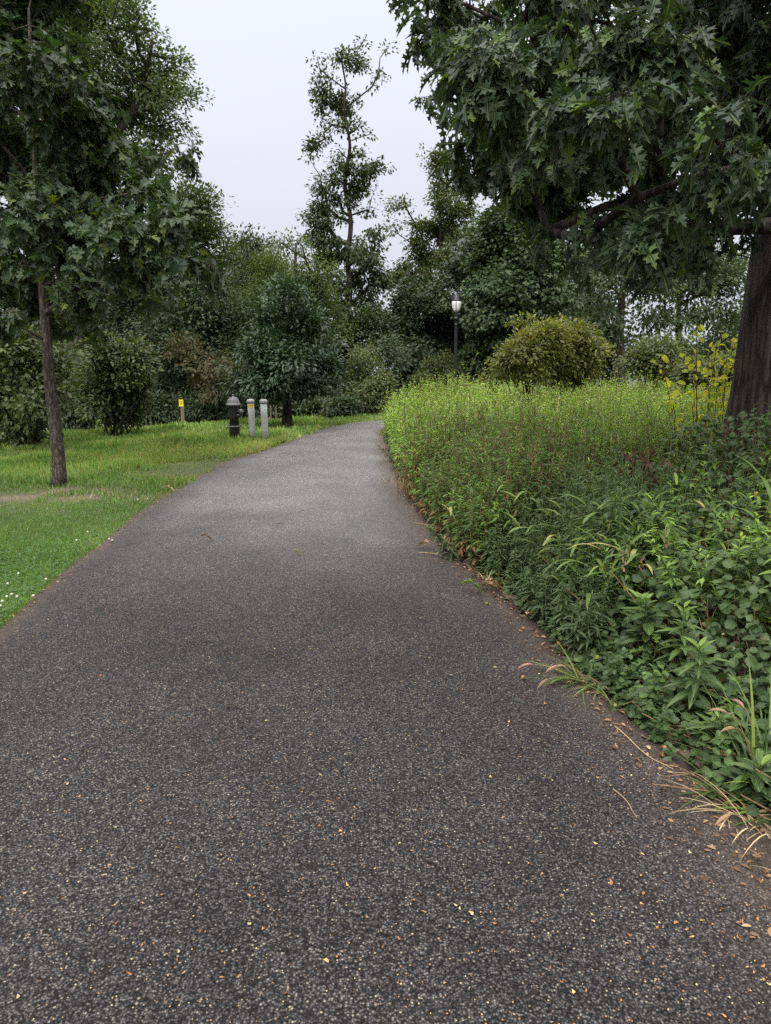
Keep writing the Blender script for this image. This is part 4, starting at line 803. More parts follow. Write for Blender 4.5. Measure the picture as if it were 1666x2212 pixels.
def grass_clump(name, label, px, py, n, L_, w_, mat, droop=1.2, spread=.05, rise=1.0, dirx=0, diry=0, heads=0, group=None, cat='grass clump', z0=0, headcol='seed', hl=.07):
    b = G(px, py); b[2] = z0; root = tag(empty(name, b), label, cat, group)
    base = np.column_stack([rng.normal(0, spread, n), rng.normal(0, spread, n), np.zeros(n)])
    d0 = np.column_stack([rng.normal(dirx, .55, n), rng.normal(diry, .55, n), np.full(n, rise)])
    V, F, k = blade_strip(base, d0, L_*rng.uniform(.5, 1.2, n), w_*rng.uniform(.6, 1.2, n), droop*rng.uniform(.5, 1.5, n))
    rn = np.repeat(np.clip(rng.random(n)*.95, 0, 1), k)
    link('blades', mesh_np('blades', V, [F], M[mat], {'rnd': rn}), root)
    if heads:
        hb = MB(); sb = MB()
        for i in range(heads):
            dx, dy = rng.normal(dirx, .35), rng.normal(diry, .35); t_ = np.linspace(0, 1, 10); Ls = L_*rng.uniform(.9, 1.35)
            c_ = np.column_stack([dx*t_*Ls*.7, dy*t_*Ls*.7, rise*.8*Ls*(t_-.35*t_**3)])
            V, F = tube(c_, np.linspace(.0016, .0008, 10), 4); sb.add(V, F)
            e = c_[-1]; dd = c_[-1]-c_[-3]; dd /= np.linalg.norm(dd); s_ = np.linspace(0, 1, 7)
            hc = e+np.outer(s_*hl, dd)+np.outer(s_**2, [0, 0, -hl*.5]); V, F = tube(hc, np.array([.25, .8, 1, 1, .9, .6, .15])*.0065, 7); hb.add(V, F, rng.random())
            # bristles
            m = 60; f = rng.random(m); q = np.column_stack([np.interp(f, s_, hc[:, i]) for i in range(3)]); t2 = nrm(rng.normal(size=(m, 3)))+dd*.8
            bv, bf, bk = blade_strip(q, t2, np.full(m, .014), np.full(m, .0012), np.full(m, .1), 1); hb.add(bv, [bf], .6); hb.build('seed_head', M['seed'], root); hb = MB()
        sb.build('seed_stalks', M['straw' if headcol != 'green' else 'stem_green'], root)
    return root
GG = 'grass tufts along the right path edge'
grass_clump('foxtail_grass', 'foxtail tuft arching left over the asphalt in front of the vines', 1275, 1480, 70, .30, .008, 'blade', 1.1, .04, .6, -.75, -.1, 4, GG)
grass_clump('straw_tuft', 'pale dry straw tuft with stringy roots at the right edge', 1622, 1775, 110, .26, .006, 'straw', 1.3, .04, .28, -.5, -.1, 2, GG, cat='dry grass')
grass_clump('green_grass_tuft', 'broad bladed green tuft spreading beside the straw tuft', 1615, 1745, 34, .26, .012, 'blade', 1.2, .05, .7, -.6, -.1, 0, GG)
grass_clump('upright_grass_tuft', 'tall green blades with curved straw seed stalks in the bottom right corner', 1640, 1700, 46, .42, .010, 'blade', .9, .06, 1.1, 0, 0, 4, GG)
grass_clump('straw_tuft', 'thin brown straw strands lying at the lower right edge', 1665, 1890, 46, .22, .003, 'straw', 1.5, .05, .15, -.5, -.1, 0, GG, cat='dry grass')
grass_clump('dry_grass_tuft', 'dry tan grass tuft at the foot of the asters', 1075, 1262, 90, .20, .005, 'straw', 1.2, .08, .6, -.2, 0, 0, GG, cat='dry grass')
grass_clump('dry_grass_tuft', 'yellowish dry grass edge under the far thicket', 868, 1052, 120, .16, .006, 'straw', 1.1, .12, .7, 0, 0, 0, GG, cat='dry grass')
grass_clump('green_grass_tuft', 'soft green tuft between dry grass and asters', 1120, 1270, 80, .22, .006, 'blade', 1.1, .08, .8, -.2, 0, 0, GG)
grass_clump('meadow_grass', 'yellow green upright blades at the bright heart of the meadow', 1330, 960, 160, .8, .018, 'blade', .9, .6, 1.6, 0, 0, 0, None, cat='grass clump')
# wild oats: stems with broad ribbon leaves
def oat_clump(label, px, d, zb, n, H, spread, heads=8):
    b = P(px, 1200, d); b[2] = zb; root = tag(empty('wild_oats', b), label, 'grass clump', 'wild oat clumps in the vines'); st = MB(); bl = []; hb = MB()
    for i in range(n):
        a = np.array([rng.normal(0, spread), rng.normal(0, spread*.7), 0]); hh_ = H*rng.uniform(.6, 1.1); dx, dy = a[0]*1.0+rng.normal(0, .12), a[1]+rng.normal(0, .1)
        t_ = np.linspace(0, 1, 9); c_ = a+np.column_stack([dx*t_**1.4*hh_, dy*t_**1.4*hh_, t_*hh_*(1-.12*t_**2)]); V, F = tube(c_, np.linspace(.0025, .0012, 9), 5); st.add(V, F)
        m = rng.integers(4, 7); f = np.linspace(.35, 1, m); q = np.column_stack([np.interp(f, t_, c_[:, k]) for k in range(3)]); az = rng.uniform(0, 6.28)+np.arange(m)*2.6+rng.normal(0, .4, m)
        bl.append((q, np.column_stack([np.cos(az), np.sin(az)*.9, rng.uniform(.5, 1.4, m)]), rng.uniform(.14, .26, m), rng.uniform(.018, .03, m), rng.uniform(.8, 1.9, m)))
        if i < heads:
            for j in range(7):
                q0 = c_[-1]+np.array([rng.normal(0, .012), rng.normal(0, .01), -j*.016]); V, F = box(q0, (.010, .003, .02), bev=.002); hb.add(V, F, rng.uniform(.4, 1))
            if i < heads: hb.build('seed_head', M['seed'], root); hb = MB()
    V, F, k = blade_strip(*[np.concatenate([x[i] for x in bl]) for i in range(5)], 7)
    m = len(V)//k; rn = np.repeat(np.clip(.35+.5*rng.random(m)+.5*(rng.random(m) < .08), 0, 1), k)
    link('blades', mesh_np('blades', V, [F], M['blade'], {'rnd': rn}), root); st.build('stems', M['stem_green'], root)
oat_clump('large clump of broad ribbon leaved wild oats rising from the middle of the vines', 1400, 4.2, .10, 60, .66, .27, 6)
oat_clump('smaller wild oats clump at the right frame edge', 1600, 4.4, .18, 14, .75, .14, 2)
oat_clump('wild oats with hanging tan seeds behind the leaning dark weed', 1090, 5.6, .0, 22, .55, .14, 18)
oat_clump('wild oats in front of the brown stalk band', 1170, 6.2, .0, 12, .75, .16, 8)
# dead dark leaves hanging in the vines
q = P(1395, 1000, 5.2); r_ = tag(empty('withered_plant', (q[0], q[1], 0)), 'withered plant with dark red hanging leaves in the vines', 'weed')
V, F = tube([[0, 0, 0], [.02, 0, .5], [0, 0, q[2]+.1]], .006, 5); MB().add(V, F).build('stem', M['stem_brown'], r_)
n_ = 70; pp = np.column_stack([rng.normal(0, .1, n_), rng.normal(0, .08, n_), q[2]+rng.uniform(-.12, .12, n_)])
leaves_obj('leaves', M['red'], [scatter(*LANCE, pp, np.array([0, 0, -1.])+rng.normal(0, .2, (n_, 3)), rng.normal(0, 1, (n_, 3)), .07, rng.random(n_), 1.6)], r_)

# ------------------------------------------------------------------ litter
def flat_bits(n, side):
    line = RL if side > 0 else LL
    i = rng.integers(0, 40, n); q = line[i]+(line[i+1]-line[i])*rng.random(n)[:, None]; q = q+rng.normal(0, .09 if side > 0 else .035, q.shape); return q
p = np.concatenate([flat_bits(4200, 1), flat_bits(1300, -1)]); p = p[(p[:, 1] > 1.3) & (p[:, 1] < 20)]; n_ = len(p)
zz_ = np.array([path_z(x, y) if inside(np.array([[x, y]]), PATH_S)[0] else surf_z(x, y)+.01 for x, y in p])
dv_ = gen(1.1, 5, 2.2, 6.6, 900, lambda p: in_meadow(p)); p = np.concatenate([p, dv_]); zz_ = np.concatenate([zz_, mound(dv_)*rng.uniform(.75, 1.02, len(dv_))]); n_ = len(p)
az = rng.uniform(0, 6.28, n_)
stuff('leaf_litter', 'crumbled brown leaf litter strewn along both path edges', 'litter', [scatter(*BLUNT, np.column_stack([p, zz_+.003]), np.column_stack([np.cos(az), np.sin(az), rng.normal(.05, .12, n_)]), np.column_stack([rng.normal(0, .2, (n_, 2)), np.ones(n_)]), rng.uniform(.008, .032, n_), rng.random(n_))])
nb = 5200; q = np.column_stack([rng.uniform(-2.6, 2.2, nb), 1/(1/1.2-rng.random(nb)*(1/1.2-1/15))]); q = q[inside(q, PATH_S)]; nb = len(q)
zq = np.array([path_z(x, y) for x, y in q]); az = rng.uniform(0, 6.28, nb)
stuff('path_crumbs', 'fine tan crumbs of leaf and grit sprinkled over the asphalt', 'flake', [scatter(*DIA, np.column_stack([q, zq+.001]), np.column_stack([np.cos(az), np.sin(az), rng.normal(.1, .2, nb)]), np.column_stack([rng.normal(0, .3, (nb, 2)), np.ones(nb)]), rng.uniform(.002, .0052, nb)*(1+.06*q[:, 1]), rng.random(nb), 2.0)])
# curled flakes of dead leaf on the asphalt: every one an object
flk = []
for k in range(6):
    a = np.sort(rng.uniform(0, 6.28, 7)); r_ = rng.uniform(.6, 1.1, 7); V = np.column_stack([np.cos(a)*r_, np.sin(a)*r_*.7, .25*np.cos(a)**2+rng.normal(0, .05, 7)]); V = np.vstack([V, V-[0, 0, .12]])
    i = np.arange(7); j = (i+1) % 7
    flk.append((V, [i[None], (7+i[::-1])[None], np.stack([i+7, j+7, j, i], -1)]))
flm = []
for k in range(18):
    V, F = flk[k % 6]; flm.append(mesh_np('leaf_flake', V, [F[0], F[1], F[2]], M['flake'], {'rnd': np.full(len(V), (k*7 % 18)/17.)}))
spots = [(217, 1461), (225, 1543), (147, 1697), (320, 1710), (370, 1785), (576, 1562), (636, 1460), (597, 1527), (690, 1790), (735, 1800), (863, 1828), (890, 1843), (750, 1917), (758, 1945), (916, 1975), (1020, 1977), (865, 2033), (705, 2083), (280, 2112), (115, 2072), (40, 2160), (350, 1940), (312, 1957), (540, 2003), (480, 2120), (1240, 1780), (1390, 1928), (1385, 1950), (1280, 1990), (1460, 1990), (1495, 2020), (1430, 2085), (1650, 2080), (1240, 2145), (1215, 2123), (1060, 1680), (1150, 1690), (1180, 1455), (1070, 1440), (1040, 1500), (1000, 1490), (985, 1960), (1170, 1890), (1080, 1835), (1320, 1905), (1100, 1560), (1250, 1610), (1310, 1480), (1345, 1675), (1290, 1650)]
while len(spots) < 290:
    if rng.random() < .6: x, y = rng.uniform(0, 1660), 1150+1050*rng.random()**.8
    else:
        y = rng.uniform(1250, 2200); xr = np.interp(y, [1230, 1320, 1500, 1640, 1850, 2200], [1010, 1120, 1290, 1480, 1660, 1700]); x = xr-abs(rng.normal(0, 170))
    spots.append((x, y))
for k, (x, y) in enumerate(spots):
    q = G(x, y, .04)
    if not inside(q[None, :2], PATH_S)[0]: continue
    o = link('leaf_flake', flm[k % 18]); s_ = rng.uniform(.007, .012) if k < 50 else rng.uniform(.0035, .0085)
    o.location = (q[0], q[1], path_z(q[0], q[1])+s_*.1); o.scale = (s_, s_*rng.uniform(.6, 1), s_*.8); o.rotation_euler = (rng.normal(0, .15), rng.normal(0, .15), rng.uniform(0, 6.28))
    tag(o, 'tiny orange or tan flake of dead leaf on the asphalt', 'leaf flake', 'flakes of dead leaf scattered on the path')
# whole fallen leaves
def fallen(label, x, y, s_, mat, rnd_, rz, leaf=OAK, tilt=.15, group='fallen oak leaves at the path'):
    q = G(x, y, .03); on = inside(q[None, :2], PATH_S)[0]; V, F, A = scatter(*leaf, np.zeros((1, 3)), np.array([[1., 0, .05]]), np.array([[0, tilt, 1.]]), s_, np.array([rnd_]))
    V[:, 2] += .6*V[:, 0]*(s_-V[:, 0])/s_; V[:, 2] -= V[:, 2].min()
    o = link('fallen_leaf', mesh_np('fallen_leaf', V, F, M[mat], A)); o.location = (q[0], q[1], (path_z(q[0], q[1]) if on else surf_z(q[0], q[1])+.03)+.002); o.rotation_euler = (0, 0, rz)
    tag(o, label, 'leaf', group)
fallen('green lobed leaf lying flat near the right path edge', 990, 1283, .17, 'green_weed', .8, -.1)
fallen('curled tan oak leaf touching the weeds by the green leaf', 1040, 1276, .15, 'litter', .9, .1)
fallen('brown oak leaf just behind the curled tan one', 1068, 1282, .13, 'litter', .7, 2.2)
fallen('tan oak leaf under the drooping dark weed', 1010, 1250, .12, 'litter', .85, .8)
fallen('orange brown oak leaf beside the foxtail tuft', 1196, 1410, .11, 'litter', .8, .3)
fallen('pale brown leaf right of the foxtail tuft roots', 1135, 1345, .11, 'litter', .95, 1.0)
fallen('yellow green leaf alone in the middle of the path', 630, 1206, .09, 'blade', .9, .4)
fallen('dark brown leaf at the left path edge by the clover', 436-6, 1166+8, .12, 'litter', .4, 0.2)
fallen('whitish curled leaf at the left path edge beyond the young oak', 350, 1064, .16, 'litter', 1., .1)
fallen('orange leaf on the lawn right of the young oak', 322, 925+0, .16, 'litter', .9, .5)
fallen('brown leaf on the lawn between young oak and path', 583-290, 928+90, .13, 'litter', .6, 1.5)
fallen('reddish leaf half buried in the litter by the bottom right straw', 1630, 1885, .09, 'litter', .55, 1.0)
fallen('rusty leaf on bare soil beside the straw tuft', 1540, 1660, .10, 'litter', .45, .2)
fallen('crumpled brown leaf at the corner below the vine mound', 1420, 1530, .12, 'litter', .5, .9)
fallen('tan leaf at the far right path edge under the thicket', 895, 1078, .15, 'litter', .9, .4)
fallen('pinkish dry leaf at the path edge before the leaning weed', 930, 1190, .14, 'litter', .85, 2.4)
# acorns
for lab, x, y in [('green acorn on the asphalt just left of the weed cushion', 1330, 1517), ('brown acorn at the crumbling right edge', 1451-15, 1606), ('brown acorn left of the crumbling edge', 1330, 1620-12), ('dark acorn lowest of the row by the edge litter', 1432, 1622), ('acorn on open asphalt left of the foxtail tuft', 1131, 1460), ('pale acorn near the tan leaf on open asphalt', 1130, 1352), ('round acorn lying right of the fallen green leaf', 1052, 1300)]:
    q = G(x, y, .05); o = empty('acorn', (q[0], q[1], path_z(q[0], q[1])+.008), rng.uniform(0, 6)); tag(o, lab, 'acorn', 'acorns dropped on the path')
    pr = [(.001, -.010), (.005, -.0095), (.0085, -.005), (.0092, 0), (.008, .005)]; V, F = lathe(pr, 12); V = V[:, [2, 1, 0]]; MB().add(V, F, .3 if 'green' not in lab else .9).build('nut', M['flake' if 'green' not in lab else 'blade'], o, True)
    V, F = lathe([(.0095, .0035), (.0105, .005), (.009, .009), (.003, .011), (.001, .014)], 12); V = V[:, [2, 1, 0]]; MB().add(V, F, .2).build('cap', M['litter'], o, True)
# twigs and dry stems on the asphalt
def twig(label, pts_px, r, mat, name='twig'):
    c = np.array([G(x, y, .04) for x, y in pts_px]); c = np.column_stack([c[:, :2], [path_z(a, b_)+r+.001 for a, b_ in c[:, :2]]])
    s = np.linspace(0, 1, 12); t0 = np.linspace(0, 1, len(c)); c = np.column_stack([np.interp(s, t0, c[:, i]) for i in range(3)]); c[:, :2] += rng.normal(0, .0015, (12, 2)); c[:, 2] += .006*np.sin(s*3.1)
    o0 = c[0].copy(); V, F = tube(c-o0, np.linspace(r, r*.5, 12), 6); o = MB().add(V, F, .7).build(name, M[mat]); o.location = o0; tag(o, label, 'twig', 'twigs and stems on the path')
twig('short dark twig lying across the middle of the path', [(492, 1533), (507, 1536), (523, 1539)], .003, 'bark')
twig('tiny brown twig right of the path centre', [(704, 1738), (722, 1746)], .002, 'litter')
twig('curved straw stem on the asphalt left of the straw tuft', [(1325, 1703), (1352, 1728), (1375, 1762)], .0016, 'straw')
twig('branched pale stem lying left of the crumbling edge', [(1330, 1565), (1365, 1600), (1400, 1632), (1455, 1655)], .0022, 'straw')
twig('long straw stem reaching left from the straw tuft', [(1645, 1775), (1570, 1715), (1500, 1668), (1450, 1662)], .0022, 'straw')
twig('second long straw stem running below the first', [(1640, 1785), (1590, 1750), (1535, 1710)], .002, 'straw')
twig('thin pale stalk pointing at the leaning dark weed', [(905, 1193), (935, 1196), (965, 1203)], .003, 'straw')
twig('thin stalk on the far asphalt beside the thicket', [(895, 1128), (925, 1133), (950, 1136)], .003, 'straw')
twig('tiny dark stalk across the far path', [(598, 1062+73), (612, 1136)], .003, 'bark')

# ------------------------------------------------------------------ hydrant, bollards, sign, cone, lamps
M['black'] = paint_mat('black_paint', (.010, .010, .012), .45, 0, .22, (.035, .025, .02), 14, .12)
M['silver'] = paint_mat('silver_paint', (.24, .24, .235), .5, .25, .55, (.16, .15, .14), 22, .12)
M['hydrant_silver'] = paint_mat('hydrant_silver_paint', (.13, .13, .128), .5, .2, .6, (.06, .055, .05), 20, .12)
M['grey'] = paint_mat('grey_bollard_paint', (.34, .35, .345), .6, 0, .5, (.24, .23, .21), 7, .1)
M['tape'] = paint_mat('yellow_tape', (.75, .50, .02), .5, 0, .25, (.4, .3, .1))
M['concrete'] = paint_mat('concrete', (.30, .27, .24), .9, 0, .5, (.16, .14, .12), 12, .3)
M['lampblack'] = paint_mat('lamp_black', (.014, .015, .018), .38, .3, .2, (.06, .06, .06))
b = G(508, 957); hy = tag(empty('fire_hydrant', (b[0], b[1], surf_z(b[0], b[1])-.01)), 'black fire hydrant with silver domed top standing on the lawn', 'fire hydrant')
V, F = lathe([(.107, 0), (.107, .34), (.104, .36)], 32); m = MB().add(V, F); V, F = lathe([(.098, .352), (.098, .56), (.104, .60), (.106, .78), (.112, .80)], 32); m.add(V, F); m.build('barrel', M['black'], hy, True)
V, F = lathe([(.104, .338), (.142, .340), (.145, .346), (.145, .360), (.142, .366), (.104, .368)], 32); fl_ = MB().add(V, F)
for k in range(8):
    a = k*math.pi/4; V, F = lathe([(.011, .366), (.011, .379), (.006, .381)], 6, (.127*math.cos(a), .127*math.sin(a), 0)); fl_.add(V, F)
fl_.build('flange', M['hydrant_silver'], hy, True)
cp = [(.110, .782), (.150, .784), (.156, .792), (.156, .804), (.148, .812), (.146, .826), (.134, .832), (.128, .85), (.118, .885), (.100, .918), (.074, .942), (.045, .958), (.022, .964), (.020, .985), (.024, .99), (.022, 1.008), (.010, 1.016)]
V, F = lathe(cp, 36); cm = MB().add(V, F)
for k in range(10):
    a = k*math.pi/5; c_ = np.array([[math.cos(a)*r, math.sin(a)*r, z] for r, z in [(.131, .838), (.124, .868), (.112, .896), (.09, .93), (.06, .951)]]); V, F = tube(c_, .005, 6); cm.add(V, F)
cm.build('dome_cap', M['hydrant_silver'], hy, True)
nz = MB(); V, F = tube([[.08, -.02, .66], [.135, -.04, .66], [.15, -.045, .66]], [.062, .06, .052], 20); nz.add(V, F); V, F = tube([[.06, -.05, .56], [.12, -.07, .585], [.14, -.08, .60]], [.05, .045, .03], 16); nz.add(V, F); n_o = nz.build('nozzle', M['black'], hy, True)
V, F = tube([[.150, -.045, .66], [.165, -.049, .66], [.19, -.056, .66], [.198, -.058, .66]], [.056, .058, .046, .028], 20); ncp = MB().add(V, F); V, F = tube([[.198, -.058, .66], [.222, -.065, .66]], [.017, .016], 5); ncp.add(V, F); ncp.build('nozzle_cap', M['hydrant_silver'], hy, True)
V, F = tube([[-.05, .07, .60], [-.11, .13, .60]], [.05, .045], 16); MB().add(V, F).build('nozzle', M['black'], hy, True)
b = G(497, 954); V, F = box((b[0]-.02, b[1]+.02, .012), (.34, .26, .06), bev=.01); tag(MB().add(V, F).build('concrete_pad', M['concrete']), 'small pale concrete slab beside the hydrant foot', 'concrete slab')
def bollard(label, px, py, tpx, tpy, tape):
    b = G(px, py); r = tag(empty('bollard', (b[0], b[1], surf_z(b[0], b[1])-.02)), label, 'bollard', 'grey steel bollards beside the hydrant'); top = P(tpx, tpy, b[1]); h = .93
    lx = (top[0]-b[0])/(top[2])
    r.rotation_euler = (0.0, math.atan(lx), .3)
    V, F = lathe([(.068, 0), (.069, .3), (.0685, .6), (.068, h-.07)], 32); MB().add(V, F).build('post', M['grey'], r, True)
    V, F = lathe([(.069, h-.078), (.082, h-.074), (.084, h-.066), (.084, h-.035), (.080, h-.028), (.078, h-.022), (.066, h-.006), (.04, h+.004), (.012, h+.007)], 32); MB().add(V, F).build('cap', M['silver'], r, True)
    if tape:
        tb = MB()
        for z0, z1, tl in ((.80, .825, .012), (.775, .805, -.015), (.765, .785, .008)):
            a = np.linspace(-2.9, .9, 26); zc = tl*np.sin(a*1.3); V = np.concatenate([np.column_stack([.0705*np.cos(a), .0705*np.sin(a), z0+zc]), np.column_stack([.0705*np.cos(a), .0705*np.sin(a), z1+zc])]); i = np.arange(25); tb.add(V+[0, 0, 0], [np.stack([i, i+1, i+27, i+26], -1)])
        tb.build('yellow_tape', M['tape'], r, True)
        for k in range(7):
            a = -1.5+rng.uniform(-.6, .6); z = rng.uniform(.66, .75)
            V, F = box((.0692*math.cos(a), .0692*math.sin(a), z), (.008, .003, .014), [[math.cos(a+1.57), -math.sin(a+1.57), 0], [math.sin(a+1.57), math.cos(a+1.57), 0], [0, 0, 1]]); MB().add(V, F).build('scuff_mark', M['black'], r)
    return r
bollard('grey bollard with torn yellow tape near its cap, next to the hydrant', 547, 957, 541, 860, True)
bollard('plain grey bollard without tape, nearest the path', 574, 958, 569, 860, False)
# weeds round the bollards
def tuft(label, px, py, n, L_, w_, mat, **k): return grass_clump('grass_tuft', label, px, py, n, L_, w_, mat, group='grass tufts round the hydrant and bollards', z0=0, **k)
tuft('leafy green tuft at the foot of the taped bollard', 560, 964, 60, .14, .014, 'blade', droop=1.0, spread=.09, rise=.8)
tuft('yellow green tuft right of the plain bollard', 590, 957, 60, .16, .012, 'blade', droop=1.0, spread=.07, rise=.9)
tuft('dry tan tuft between the two bollards', 562, 955, 60, .12, .008, 'straw', droop=1.0, spread=.08, rise=.6)
tuft('dry grass tuft round the hydrant foot', 512, 960, 60, .12, .008, 'straw', droop=1.0, spread=.08, rise=.7)
# post with yellow notice
M['wood'] = bark_mat('weathered_wood', (.12, .09, .06), (.34, .27, .18), 30, .3, .1)
M['ysign'] = paint_mat('yellow_notice', (.78, .62, .02), .5, 0, .08, (.5, .4, .1))
b = P(397, 930, 20.5); zg = surf_z(b[0], b[1]); sg = tag(empty('sign_post', (b[0], b[1], zg-.1)), 'wooden post carrying a small yellow notice at the lawn edge', 'sign post')
tz = P(395, 880, 20.5)[2]+.1-zg
V, F = box((0, 0, tz/2+.05), (.085, .085, tz+.1), bev=.008); MB().add(V, F).build('post', M['wood'], sg)
sz = P(395, 864, 20.5)[2]-zg+.1-.085; V, F = box((-.015, -.052, sz), (.125, .006, .2), bev=.001); pn_ = MB().add(V, F).build('notice', M['ysign'], sg)
for k, (wd_, zz0) in enumerate([(.07, .05), (.05, .03), (.075, -.005), (.06, -.025)]):   # four lines of print too small to read
    for s in range(3):
        V, F = box((-.015-wd_/2+wd_*(s+.5)/3, -.0562, sz+zz0), (wd_/3*.75, .0015, .010)); MB().add(V, F).build('print_mark', M['lampblack'], pn_)
# traffic cone
M['orange'] = paint_mat('cone_orange', (.75, .10, .02), .5, 0, .2, (.3, .08, .03)); M['white'] = paint_mat('white_band', (.72, .72, .70), .5, 0, .2, (.4, .38, .35)); 
cd = 38; b = P(201, 938, cd); zg = surf_z(b[0], b[1]); cn = tag(empty('traffic_cone', (b[0], b[1], zg)), 'orange and white traffic cone beyond the lawn at left', 'traffic cone')
V, F = box((0, 0, .02), (.36, .36, .04), bev=.02); MB().add(V, F).build('base', M['orange'], cn)
def seg(z0, z1, grow): f = lambda z: .14-.11*(z/.74)+grow; return lathe([(f(z0), z0), (f(z1), z1)], 24)
for nm, z0, z1, mt, gr in [('body', .035, .74, 'orange', 0), ('white_band', .16, .30, 'white', .004), ('white_band', .40, .50, 'white', .004), ('white_band', .58, .66, 'white', .004)]:
    V, F = seg(z0, z1, gr); MB().add(V, F).build(nm, M[mt], cn, True)
# wooden stakes with a sapling
for lab, x, y0, y1 in [('left thinner wooden stake behind the bollards', 586, 870, 915), ('right wooden stake beside the dark rounded oak', 597, 868, 914)]:
    b = P(x, y1, 21.2); zg = surf_z(b[0], b[1]); top = P(x-1, y0, 21.2)[2]-zg; o = MB()
    V, F = box((0, 0, top/2-.05), (.045, .045, top+.1), bev=.004); o.add(V, F); V, F = lathe([(.03, top-.005), (.012, top+.03)], 4); o = o.build('wooden_stake', M['wood']); o.location = (b[0], b[1], zg); tag(o, lab, 'stake', 'stakes of the new sapling')
weedS = P(592, 914, 21.4); r_ = tag(empty('sapling', (weedS[0], weedS[1], surf_z(weedS[0], weedS[1]))), 'thin staked sapling with few light leaves behind the bollards', 'sapling')
V, F = tube([[0, 0, 0], [.03, 0, .5], [.06, 0, 1.05]], [.012, .01, .005], 6); MB().add(V, F).build('stem', M['bark'], r_); n_ = 160
pp = np.column_stack([rng.normal(.08, .14, n_), rng.normal(0, .14, n_), rng.uniform(.65, 1.15, n_)]); leaves_obj('leaves', M['light'], [scatter(*BLUNT, pp, rng.normal(0, 1, (n_, 3)), np.array([0, -.2, 1.])+rng.normal(0, .3, (n_, 3)), .08, rng.random(n_))], r_)
# lime green young plant by the left shrub
b = P(215, 938, 19.5); r_ = tag(empty('sapling', (b[0], b[1], surf_z(b[0], b[1]))), 'tiny lime green sapling between traffic cone and pale shrub', 'sapling')
V, F = tube([[0, 0, 0], [.01, 0, .25], [0, 0, .48]], [.006, .005, .003], 5); MB().add(V, F).build('stem', M['stem_green'], r_); n_ = 60
pp = np.column_stack([rng.normal(0, .05, n_), rng.normal(0, .05, n_), rng.uniform(.1, .5, n_)]); leaves_obj('leaves', M['green_weed'], [scatter(*BLUNT, pp, rng.normal(0, 1, (n_, 3)), np.array([0, -.2, 1.])+rng.normal(0, .3, (n_, 3)), .07, .7+.3*rng.random(n_))], r_)
# lamp posts
def glass_mat():
    m, n, L, b, o = new_mat('lamp_glass'); b.inputs['Base Color'].default_value = (.86, .87, .86, 1); b.inputs['Roughness'].default_value = .18; b.inputs['Transmission Weight'].default_value = .12; b.inputs['IOR'].default_value = 1.3
    wv = n.new('ShaderNodeTexWave'); wv.bands_direction = 'X'; wv.inputs['Scale'].default_value = 12; tcn = n.new('ShaderNodeTexCoord'); L(tcn.outputs['Object'], wv.inputs['Vector']); bp = n.new('ShaderNodeBump'); bp.inputs['Strength'].default_value = .2; L(wv.outputs['Fac'], bp.inputs['Height']); L(bp.outputs[0], b.inputs['Normal']); return m
M['glass'] = glass_mat()
def lamp(label, x, y, zg, H=4.2):
    r = tag(empty('street_lamp', (x, y, zg)), label, 'street lamp', 'black park lamp posts')
    s = H-.0
    base = [(.20, 0), (.20, .08), (.175, .10), (.17, .14), (.15, .18), (.135, .55), (.12, .85), (.125, .90), (.14, .93), (.14, .97), (.115, .99), (.098, 1.02)]
    V, F = lathe(base, 16); MB().add(V, F).build('base', M['lampblack'], r)
    zt = s-1.30
    V, F = tube([[0, 0, 1.0], [0, 0, 1.6], [0, 0, 2.2], [0, 0, zt]], [.094, .082, .072, .058], 16, flute=lambda p, a: 1+.04*np.cos(a*8)*np.ones((len(p), 1))); MB().add(V, F).build('shaft', M['lampblack'], r)
    V, F = lathe([(.058, zt-.02), (.085, zt), (.088, zt+.025), (.066, zt+.04), (.072, zt+.12), (.10, zt+.21), (.125, zt+.24), (.130, zt+.28), (.10, zt+.30), (.098, zt+.33), (.102, zt+.50), (.105, zt+.53)], 24); MB().add(V, F).build('capital', M['lampblack'], r, True)
    g0 = zt+.53; V, F = lathe([(.095, g0), (.135, g0+.07), (.17, g0+.18), (.188, g0+.30), (.192, g0+.40)], 32); MB().add(V, F).build('globe', M['glass'], r, True)
    V, F = lathe([(.197, g0+.39), (.204, g0+.40), (.204, g0+.44), (.186, g0+.46), (.176, g0+.52), (.150, g0+.58), (.125, g0+.61), (.12, g0+.625), (.085, g0+.65), (.045, g0+.665), (.03, g0+.67), (.028, g0+.70), (.01, g0+.72)], 32); MB().add(V, F).build('hood', M['lampblack'], r, True)
    for a in (-1.75, .35, 2.4):
        c_ = [[math.cos(a)*q, math.sin(a)*q, z] for q, z in [(.10, g0), (.14, g0+.07), (.176, g0+.18), (.194, g0+.30), (.198, g0+.40)]]; V, F = tube(c_, .011, 6); MB().add(V, F).build('rib', M['lampblack'], r, True)
    return r
q = P(987, 632, 29.0); lamp('tall black lamp post with pale glass globe behind the meadow', q[0], q[1], q[2]-4.70, 4.75)
q = P(1306, 751, 52.0); lamp('distant lamp whose grey head peeps over the yellow tinged bush', q[0], q[1], q[2]-4.12, 4.2)
